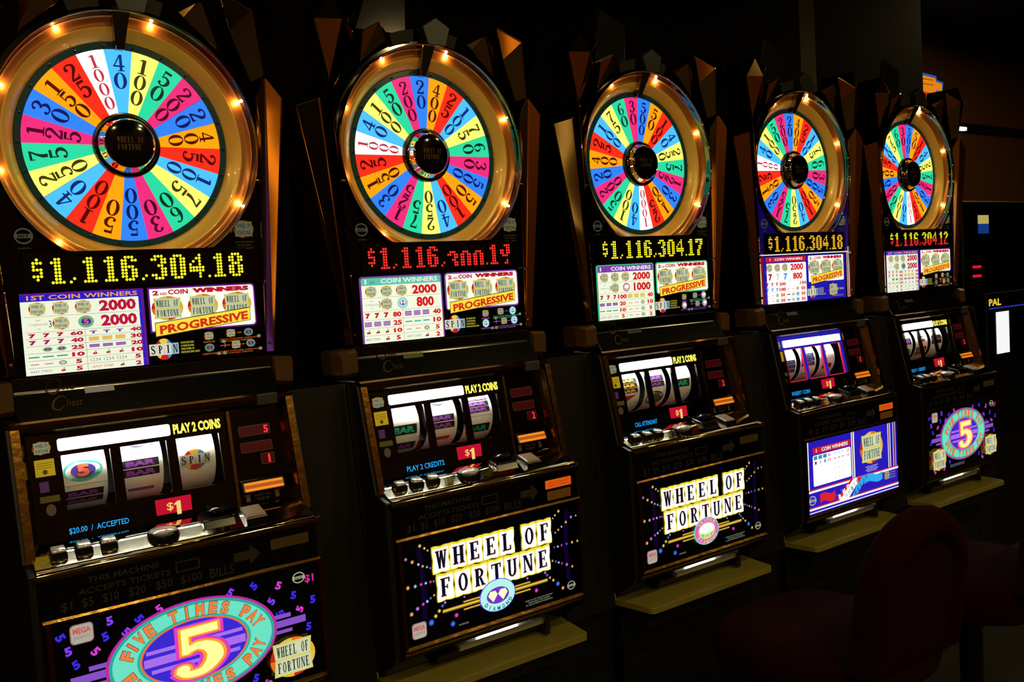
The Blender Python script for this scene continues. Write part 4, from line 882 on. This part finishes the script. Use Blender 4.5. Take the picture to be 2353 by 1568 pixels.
    kb = pt('spin_button', lambda b: b.turn([(.0,-1.0835),(.040,-1.0835),(.042,-1.078),(.042,-1.060),(.039,-1.055),(.036,-1.054)], skirt, (-.046,-.160), 40), 'spinb', smooth=True)
    part(kb, 'lens', lambda b: b.turn([(.0365,-1.056),(.036,-1.052),(.030,-1.047),(.018,-1.0445),(0,-1.0435)], capm, (-.046,-.160), 40), 'spinl', smooth=True)
    def coin(b):
        b.hexa([(.058,-.182,-1.0835),(.150,-.182,-1.0835),(.150,-.11,-1.0835),(.058,-.11,-1.0835),(.060,-.168,-1.050),(.148,-.168,-1.050),(.152,-.108,-1.034),(.060,-.108,-1.034)], BLACK)
    cn = pt('coin_entry', coin, 'coin', bev=.003)
    def chute(b):
        b.turn([(.012,-1.040),(.026,-1.038),(.030,-1.030),(.024,-1.024),(.010,-1.022)], mat('coin_bezel',(60,60,62),.15,.9), (.112,-.128), 28); b.box(.076,.134,-.166,-.1625,-1.050,-1.0465, CHROME)
    part(cn, 'coin_slot', chute, 'chute', smooth=True)
    def sq(b):
        b.hexa([(.172,-.196,-1.0835),(.236,-.196,-1.0835),(.236,-.120,-1.0835),(.172,-.120,-1.0835),(.172,-.194,-1.060),(.234,-.194,-1.060),(.234,-.132,-1.040),(.172,-.132,-1.040)], skirt)
    sb = pt('change_button', sq, 'sq', bev=.002)
    part(sb, 'lens', lambda b: b.hexa([(.174,-.191,-1.0595),(.232,-.191,-1.0595),(.232,-.135,-1.0415),(.174,-.135,-1.0415),(.177,-.189,-1.053),(.229,-.189,-1.053),(.229,-.138,-1.0365),(.177,-.138,-1.0365)], mat('grey_lens',(150,142,132),.2,.1)), 'sql', bev=.002)
    # --- fascia with the ticket and bill notice
    def fas(b):
        b.prism([(-.20,-1.094),(-.2175,-1.092),(-.2225,-1.098),(-.2225,-1.106),(-.213,-1.110),(-.20,-1.110)], -.372, .372, BRASS); b.prism([(-.205,-1.205),(-.219,-1.206),(-.2225,-1.212),(-.2205,-1.219),(-.205,-1.2215)], -.362, .370, BRASS)
    pt('brass_rail', fas, 'rails')
    pt('notice_panel', lambda b: b.box(-.3655,.3655,-.214,-.20,-1.207,-1.108, GLASSB), 'notice')
    def nt(b):
        p = Pan(b, -.214); g = mat('notice_ink', (24,20,15), .5, emis=(60,48,30), st=.09)
        p.text('THIS MACHINE', -.252, -1.135, -.078, -1.120, g, 1, .01); p.text('ACCEPTS TICKETS', -.276, -1.161, -.050, -1.146, g, 1, .01)
        for t, xa, xb in (('$1',-.318,-.292),('$5',-.27,-.242),('$10',-.22,-.182),('$20',-.158,-.116),('$50',-.09,-.048),('$100',-.026,.03),('BILLS',.052,.118)): p.text(t, xa, -1.196, xb, -1.170, g, 1, .005)
        p.ring(-.005,-1.146,.045,.020,.040,.0155,g,1,45,405,4); p.poly([(.12,-1.168),(.165,-1.168),(.165,-1.184),(.195,-1.156),(.165,-1.128),(.165,-1.144),(.12,-1.144)], mat('notice_arrow',(24,20,9),.5,emis=(60,46,16),st=.09), 1)
    pt('notice_lettering', nt, 'nt', weld=False)
    lit = art in ('double','usa')
    def ol(b):
        p = Pan(b, -.2145); p.rr(.226,-1.157,.340,-1.1275,mat('amber_label' if lit else 'dull_label',(170,70,14) if lit else (70,54,20),.4,emis=(214,84,14) if lit else (40,30,10),st=.85 if lit else .15),1,.003)
        if lit:
            p.rr(.232,-1.197,.336,-1.166,mat('dim_label',(80,50,16),.4,emis=(110,62,10),st=.3),1,.003); k2 = mat('label_ink',(110,40,8),.5,emis=(120,40,6),st=.5)
            for j in range(2): p.text('SERVICE ATTENDANT', .240, -1.141-.009*j, .326, -1.136-.009*j, k2, 2)
    pt('service_label', ol, ('ol',lit), weld=False)
    # --- belly glass
    def bfr(b):
        for z0, z1 in ((-1.5605,-1.546),): b.prism([(-.20,z0),(-.218,z0+.002),(-.2245,z0+.007),(-.218,z1),(-.20,z1)], -.352, .364, BRASS)
        for xa, xb in ((-.3560,-.3445),(.3615,.3715)): b.box(xa, xb, -.222, -.20, -1.56, -1.219, mat('copper_trim',(90,40,22),.28,.9))
    pt('belly_frame', bfr, 'bfr')
    bg = pt('belly_glass', lambda b: b.box(-.3445,.3615,-.2165,-.203,-1.546,-1.2215, GLASSB), 'bglass')
    part(bg, 'belly_print', lambda b: belly(Pan(b, -.2165), art), ('belly',art), weld=False)
    # --- coin tray
    def tray(b):
        b.prism([(-.10,-1.560),(-.205,-1.562),(-.212,-1.570),(-.200,-1.588),(-.165,-1.596),(-.10,-1.59)], -.352, .364, mat('bronze_sill',(96,74,34),.25,.9))
    pt('belly_sill', tray, 'sill')
    def lip(b):
        b.prism([(-.09,-1.618),(-.145,-1.612),(-.170,-1.611),(-.176,-1.616),(-.172,-1.630),(-.160,-1.632),(-.150,-1.622),(-.09,-1.628)], -.130, .217, mat('satin_steel',(200,200,190),.35,.7))
    pt('tray_lip', lip, 'lip')
    pt('tray_lamp', lambda b: b.box(-.03,.13,-.136,-.120,-1.603,-1.597, mat('tray_glow',(255,250,230),.5,emis=(255,250,226),st=18,sample=True)), 'tlamp')
    def bowl(b):
        b.prism([(-.09,-1.633),(-.155,-1.633),(-.14,-1.66),(-.09,-1.668)], -.20, .217, mat('tray_dark',(46,38,22),.3,.6)); b.box(.217,.235,-.185,-.09,-1.668,-1.598, mat('tray_dark',(46,38,22),.3,.6))
    pt('coin_tray', bowl, 'bowl')
    # --- stand with laminate shelf: its own thing
    st = empty('machine_stand', (x*S, y*S, 0)); tag(st, 'black stand with olive shelf under the '+short, 'stand', 'stands under the slot machines')
    def shelf(b):
        cn_ = lambda cx, cy, r, a0: [(cx+r*math.cos(R(a0+15*j)), cy+r*math.sin(R(a0+15*j))) for j in range(7)]
        o = [(.345,.40),(-.385,.40),(-.385,-.05)]+[(-.372,-.10)]+cn_(-.330,-.236,.024,180)+cn_(.325,-.236,.024,270)+[(.372,-.10),(.385,-.05),(.385,.40)]
        b.plate(o, -1.700, -1.676, SHELF)
    part(st, 'shelf', shelf, 'shelf', bev=.002)
    part(st, 'base', lambda b: b.box(-.36,.36,-.10,.38,-H/S,-1.700, BLACKSAT), 'stbase', bev=.004)
    part(st, 'apron', lambda b: b.box(-.345,.340,-.225,-.10,-1.76,-1.700, BLACKSAT), 'apron', bev=.004)
    return root

P_ = (128,58,170); G_ = (20,150,110); Y_ = (220,170,50); BL_ = (40,100,190)
YEL = (250,240,40); REDL = (255,48,40); AMB = (255,190,40)
slot_machine(0, 0, 'five', 'slot machine whose blue message reads $20.00 accepted, above a big belly five', 'machine reading $20.00 accepted', 1.02, '$1,116,304.18', YEL, YEL, ('$20.00  /  ACCEPTED', -.263, -.115),
    [[('five',12),('line',-10),('bar',-32,P_,2)], [('five',47),('bar',2,P_,2),('block',-36,(120,90,160),3)], [('block',36,(180,186,190),2),('spin',2)]], ('5','1'), GLASSB, (150,150,170))
slot_machine(1-.03346, -.02863, 'double', 'slot machine with red jackpot digits and two diamonds on its belly glass', 'two-diamond machine', 5.05, '$1,116,abb.1c', REDL, REDL, ('PLAY 2 CREDITS', -.239, -.098),
    [[('block',36,(220,90,80),4),('bar',-4,G_,1),('bar',-40,P_,1)], [('disc',46,(90,150,200)),('bar',0,P_,2),('block',-35,(180,50,40),4)], [('bar',24,P_,3),('line',0),('bar',-26,G_,1)]], ('','2'), GLASSB, (70,90,20))
slot_machine(2-.01810, -.02289, 'triple', 'slot machine with glittering reels and a pink diamond oval on its belly glass', 'pink-oval machine', 11.35, '$1,116,304.17', YEL, YEL, ('CALL ATTENDANT', -.24, -.12),
    [[('holo',0,1),('bar',12,Y_,3),('seven',-28,(170,30,26))], [('holo',0,2),('bar',14,P_,2),('disc',-26,(40,50,36))], [('block',36,(220,90,80),4),('holo',0,3),('bar',0,G_,1)]], ('','2'), GLASSB, (20,50,30))
slot_machine(3+.00549, -.00624, 'usa', 'blue slot machine with red, white and blue ribbon on its belly glass', 'blue machine', 5.1, '$1,116,304.18', AMB, AMB, ('INSERT COIN', -.27, -.14),
    [[('bar',-6,BL_,3),('block',-36,(60,60,60),2)], [('bar',6,BL_,3),('block',-34,(190,50,50),2)], [('outline7',16),('line',0),('block',-20,(110,20,24),7)]], ('','1'), mat('blue_black_glass', (10,8,40), .08, emis=(24,16,120), st=.35), (50,60,60))
slot_machine(4, 0, 'five', 'slot machine with half yellow, half red jackpot digits and a big five', 'machine with two-coloured jackpot digits', 11.4, '$1,116,304.12', YEL, REDL, ('PLAY 1 CREDIT', -.27, -.14),
    [[('bar',12,P_,1),('line',-2),('disc',-26,(70,60,90))], [('cherry',14),('line',-4),('bar',-24,(200,90,30),2)], [('block',36,(60,190,150),3),('bar',6,(70,30,70),2),('line',-26)]], ('','2'), GLASSB, (20,40,40))

# ---------------------------------------------------------------- filler panels between the machines
XS = [0, 1-.03346, 2-.0181, 3+.00549, 4]
def fillers():
    for i in range(5):
        xa = XS[i]+.388; xb = (XS[i+1] if i < 4 else XS[i]+.62)-.388
        if i == 4: xb = XS[i]+.52
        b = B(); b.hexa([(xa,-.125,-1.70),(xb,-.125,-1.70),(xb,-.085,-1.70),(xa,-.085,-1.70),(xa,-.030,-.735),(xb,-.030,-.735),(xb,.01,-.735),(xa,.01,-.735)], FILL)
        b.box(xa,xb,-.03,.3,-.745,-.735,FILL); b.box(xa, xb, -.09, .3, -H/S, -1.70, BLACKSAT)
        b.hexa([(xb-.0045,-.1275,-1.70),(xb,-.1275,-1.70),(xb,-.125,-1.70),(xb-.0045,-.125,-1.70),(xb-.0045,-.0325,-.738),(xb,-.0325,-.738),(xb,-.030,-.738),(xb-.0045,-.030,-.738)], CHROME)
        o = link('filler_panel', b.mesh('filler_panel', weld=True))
        tag(o, ['dark olive filler panel beside the machine reading $20.00 accepted','dark olive filler panel between two-diamond and pink-oval machines','dark olive filler panel between pink-oval and blue machines','dark olive filler panel between the blue machine and the last one','dark olive end panel past the last wheel machine'][i], 'panel', 'filler panels between the machines')
fillers()

# ---------------------------------------------------------------- chairs
def chair(x, y, rz, label):
    r = empty('casino_chair', (x, y, 0), rz); tag(r, label, 'chair', 'red upholstered casino chairs')
    def mk(name, fn, key, smooth=True, bev=0):
        if key not in CACHE:
            b = B(); b.bev = bev; fn(b); CACHE[key] = b.mesh(name, smooth, True, False)
        return link(name, CACHE[key], r)
    def sup(a, rx, ry, e=.62): c, s_ = math.cos(a), math.sin(a); return (rx*abs(c)**e*(1 if c >= 0 else -1), ry*abs(s_)**e*(1 if s_ >= 0 else -1))
    def seat(b):
        prof = [(0,.465),(.9,.465),(1,.48),(1.04,.51),(1.02,.545),(.93,.568),(.75,.578),(0,.582)]; n = 40; k = len(prof)
        pts = [(*[c*q for c in sup(2*PI*i/n, .225, .225)], z) for i in range(n) for q, z in prof]
        b.add(pts, [(i*k+j, ((i+1) % n)*k+j, ((i+1) % n)*k+j+1, i*k+j+1) for i in range(n) for j in range(k-1)], REDF)
    mk('seat', seat, 'c_seat')
    lean = lambda z: -.225-.16*(z-.62)
    def arch(w, z0, z1, n=24):
        o = [(-w*1.05, z0)]; zc = z1-w
        o += [(w*math.cos(PI-PI*i/n)*1.0, zc+w*math.sin(PI-PI*i/n)) for i in range(n+1)]
        return o+[(w*1.05, z0)]
    def rim(b):            # padded roll round the back
        path = arch(.140, .555, .858); n = 14; m = len(path); pts = []
        for i, (px, pz) in enumerate(path):
            a = path[max(i-1,0)]; c = path[min(i+1,m-1)]; dx, dz = c[0]-a[0], c[1]-a[1]; l = math.hypot(dx,dz); nx, nz = -dz/l, dx/l
            for j in range(n):
                t = 2*PI*j/n; pts.append((px+nx*.040*math.cos(t), lean(pz)+.042*math.sin(t), pz+nz*.040*math.cos(t)))
        b.add(pts, [(i*n+j, i*n+(j+1) % n, (i+1)*n+(j+1) % n, (i+1)*n+j) for i in range(m-1) for j in range(n)]+[list(range(n)), list(range((m-1)*n+n-1, (m-1)*n-1, -1))], REDF)
    mk('back_roll', rim, 'c_rim')
    def pad(b):
        o = arch(.128, .555, .845); n = len(o)
        for yo in (.022,-.03): b.add([(px, lean(pz)+yo, pz) for px, pz in o], [list(range(n))], REDF)
        o2 = arch(.085, .62, .79); n2 = len(o2); b.add([(px, lean(pz)+.05, pz) for px, pz in o2]+[(px*1.15, lean(pz)+.022, .62+(pz-.62)*1.12) for px, pz in o2], [list(range(n2))]+[(i,(i+1) % n2,n2+(i+1) % n2,n2+i) for i in range(n2)], REDF)
    mk('back_pad', pad, 'c_pad')
    met = mat('chair_metal', (50,48,46), .25, .9)
    mk('back_bracket', lambda b: b.hexa([(-.05,-.20,.45),(.05,-.20,.45),(.05,-.12,.45),(-.05,-.12,.45),(-.05,-.25,.66),(.05,-.25,.66),(.05,-.235,.66),(-.05,-.235,.66)], met), 'c_br')
    mk('pedestal', lambda b: b.turn([(0,.465),(.09,.465),(.09,.45),(.032,.45),(.030,.06),(.06,.035),(0,.035)], met, (0,0), 24), 'c_ped')
    mk('foot_plate', lambda b: b.turn([(0,.036),(.10,.034),(.21,.016),(.225,.0),(0,0)], met, (0,0), 32), 'c_foot')
chair(1.385, -.49, R(-2), 'dark red padded casino chair in front of the pink-oval machine')
chair(2.06, -.50, R(4), 'dark red padded casino chair in front of the blue machine')

# ---------------------------------------------------------------- power cord on the floor
def cord():
    cu = []; pts = [(1.70,-.06,.012),(1.72,-.14,.008),(1.76,-.24,.008),(1.75,-.36,.008),(1.72,-.46,.008)]
    b = B(); n = 8; P = []
    for i in range(len(pts)-1):
        for j in range(5):
            t = j/5; P.append(tuple(pts[i][k]*(1-t)+pts[i+1][k]*t for k in range(3)))
    P.append(pts[-1]); q = []
    for i, c in enumerate(P):
        a = P[max(i-1,0)]; d = P[min(i+1,len(P)-1)]; v = Vector(d)-Vector(a); v.normalize(); s_ = v.cross(Vector((0,0,1))); u = s_.cross(v)
        for j in range(n): w = s_*.006*math.cos(2*PI*j/n)+u*.006*math.sin(2*PI*j/n); q.append((c[0]+w.x, c[1]+w.y, max(.001, c[2]+w.z)))
    b.add(q, [(i*n+j, i*n+(j+1) % n, (i+1)*n+(j+1) % n, (i+1)*n+j) for i in range(len(P)-1) for j in range(n)], BLACKSAT)
    o = link('power_cord', b.mesh('power_cord', True, True, False)); tag(o, 'thin black power cord on the carpet by the shelves', 'cord')
cord()

# ---------------------------------------------------------------- things beyond the row
def beyond():
    # neighbouring cabinet past the end of the row
    r = empty('video_slot_machine', (3.97, .45, 0), 0); tag(r, 'dark slot machine with lit white panel beyond the end of the row', 'slot machine')
    def mk(name, fn, **k):
        b = B(); b.bev = k.get('bev', 0); fn(b); return link(name, b.mesh(name, False, not k.get('flat'), False), r)
    mk('cabinet', lambda b: (b.box(-.30,.30,-.10,.4,.0,.66,BLACKSAT), b.box(-.30,.30,-.22,.4,.66,1.26,BLACK), b.box(-.30,.30,-.12,.4,1.26,1.68,BLACK)), bev=.006)
    def sg(b):
        p = Pan(b, -.2205); p.rect(-.22,.98,-.10,1.17,ink((236,238,236),1.1,True),1); p.text('PAL', -.28, 1.20, -.17, 1.232, ink((230,200,60)), 1, .03); p.rect(-.28,1.186,.25,1.192,ink((40,50,160)),1)
    mk('front_print', sg, flat=True)
    def tp(b):
        p = Pan(b, -.1205); p.rect(-.16,1.575,-.06,1.615,ink((200,180,100),.8),1); p.rect(-.16,1.53,-.06,1.575,ink((20,60,140),.8),1)
    mk('top_print', tp, flat=True)
    for z in (1.33,1.372): mk('led_readout', lambda b: Pan(b, -.1205).rect(-.22,z,-.14,z+.012,ink((230,20,40)),1), flat=True)
    # lit sign on the far wall, half hidden behind the corner of the nearer wall
    s = empty('lit_sign', (7.85, 2.74, 2.945)); s.scale = (.62, 1, .62); tag(s, 'lit orange and blue casino sign with white lamp on the brown far wall', 'sign')
    def mk2(name, fn, **k):
        b = B(); b.bev = k.get('bev', 0); fn(b); return link(name, b.mesh(name, False, not k.get('flat'), False), s)
    mk2('sign_board', lambda b: b.slab([(-.34,-.30),(.0,-.30),(.06,-.10),(.26,-.02),(.30,.16),(.12,.18),(.10,.24),(-.34,.26)], .0, .05, mat('sign_edge',(60,110,190),.3,emis=(40,90,180),st=.7)), bev=.006)
    def art(b):
        p = Pan(b, -.001)
        p.poly([(-.34,.22),(.06,.20),(.08,.15),(.25,.13),(.24,.02),(.08,.03),(.06,-.03),(-.34,-.01)], ink((226,130,20)), 1)
        for z in (.16,.09): p.rect(-.34,z,.0,z+.012,ink((120,60,10)),2)
        p.poly([(-.34,-.01),(.06,-.03),(.04,-.12),(-.34,-.11)], ink((206,60,16)), 1); p.rect(-.34,-.15,.05,-.13,ink((200,226,236)),2)
        p.poly([(-.34,-.16),(-.02,-.16),(-.05,-.27),(-.34,-.28)], ink((200,90,40),.8), 1); p.poly([(.08,-.08),(.20,-.03),(.22,.01),(.09,.02)], ink((60,140,190)), 2)
    mk2('sign_face', art, flat=True)
    def lampb(b): b.slab([(.15,-.10),(.24,-.05),(.28,-.10),(.28,-.20),(.235,-.27),(.22,-.19)], -.02, .02, ink((226,240,255),1.3))
    mk2('white_lamp', lampb)
    # small wall lamps
    for i, (x, z, w) in enumerate(((8.345,2.85,.028),(8.36,2.637,.08))):
        r2 = empty('wall_lamp', (x, 2.79, z)); tag(r2, ('tiny round' if i == 0 else 'short tubular')+' white lamp glowing on the brown far wall', 'lamp')
        b = B(); b.bev = .004; b.box(-w,w,-.05,-.015,-.016,.016,mat('small_lamp',(255,230,210),.4,emis=(255,226,206),st=2.,sample=True)); link('tube', b.mesh('tube', False, True, False), r2)
        b = B(); b.box(-w*.8,w*.8,-.015,.01,-.02,.02,BRASS); link('mount', b.mesh('mount', False, True, False), r2)
    # pillar behind the row
    b = B(); pm = mat('pillar_olive', (76,72,32), .45, vary=.1); b.box(4.02,4.16,1.40,1.54,0,3.6,pm); b.box(4.0,4.18,1.38,1.56,2.34,2.40,pm)
    o = link('pillar', b.mesh('pillar', False, True, False)); o['kind'] = 'structure'; o.name = 'trim_1'
beyond()
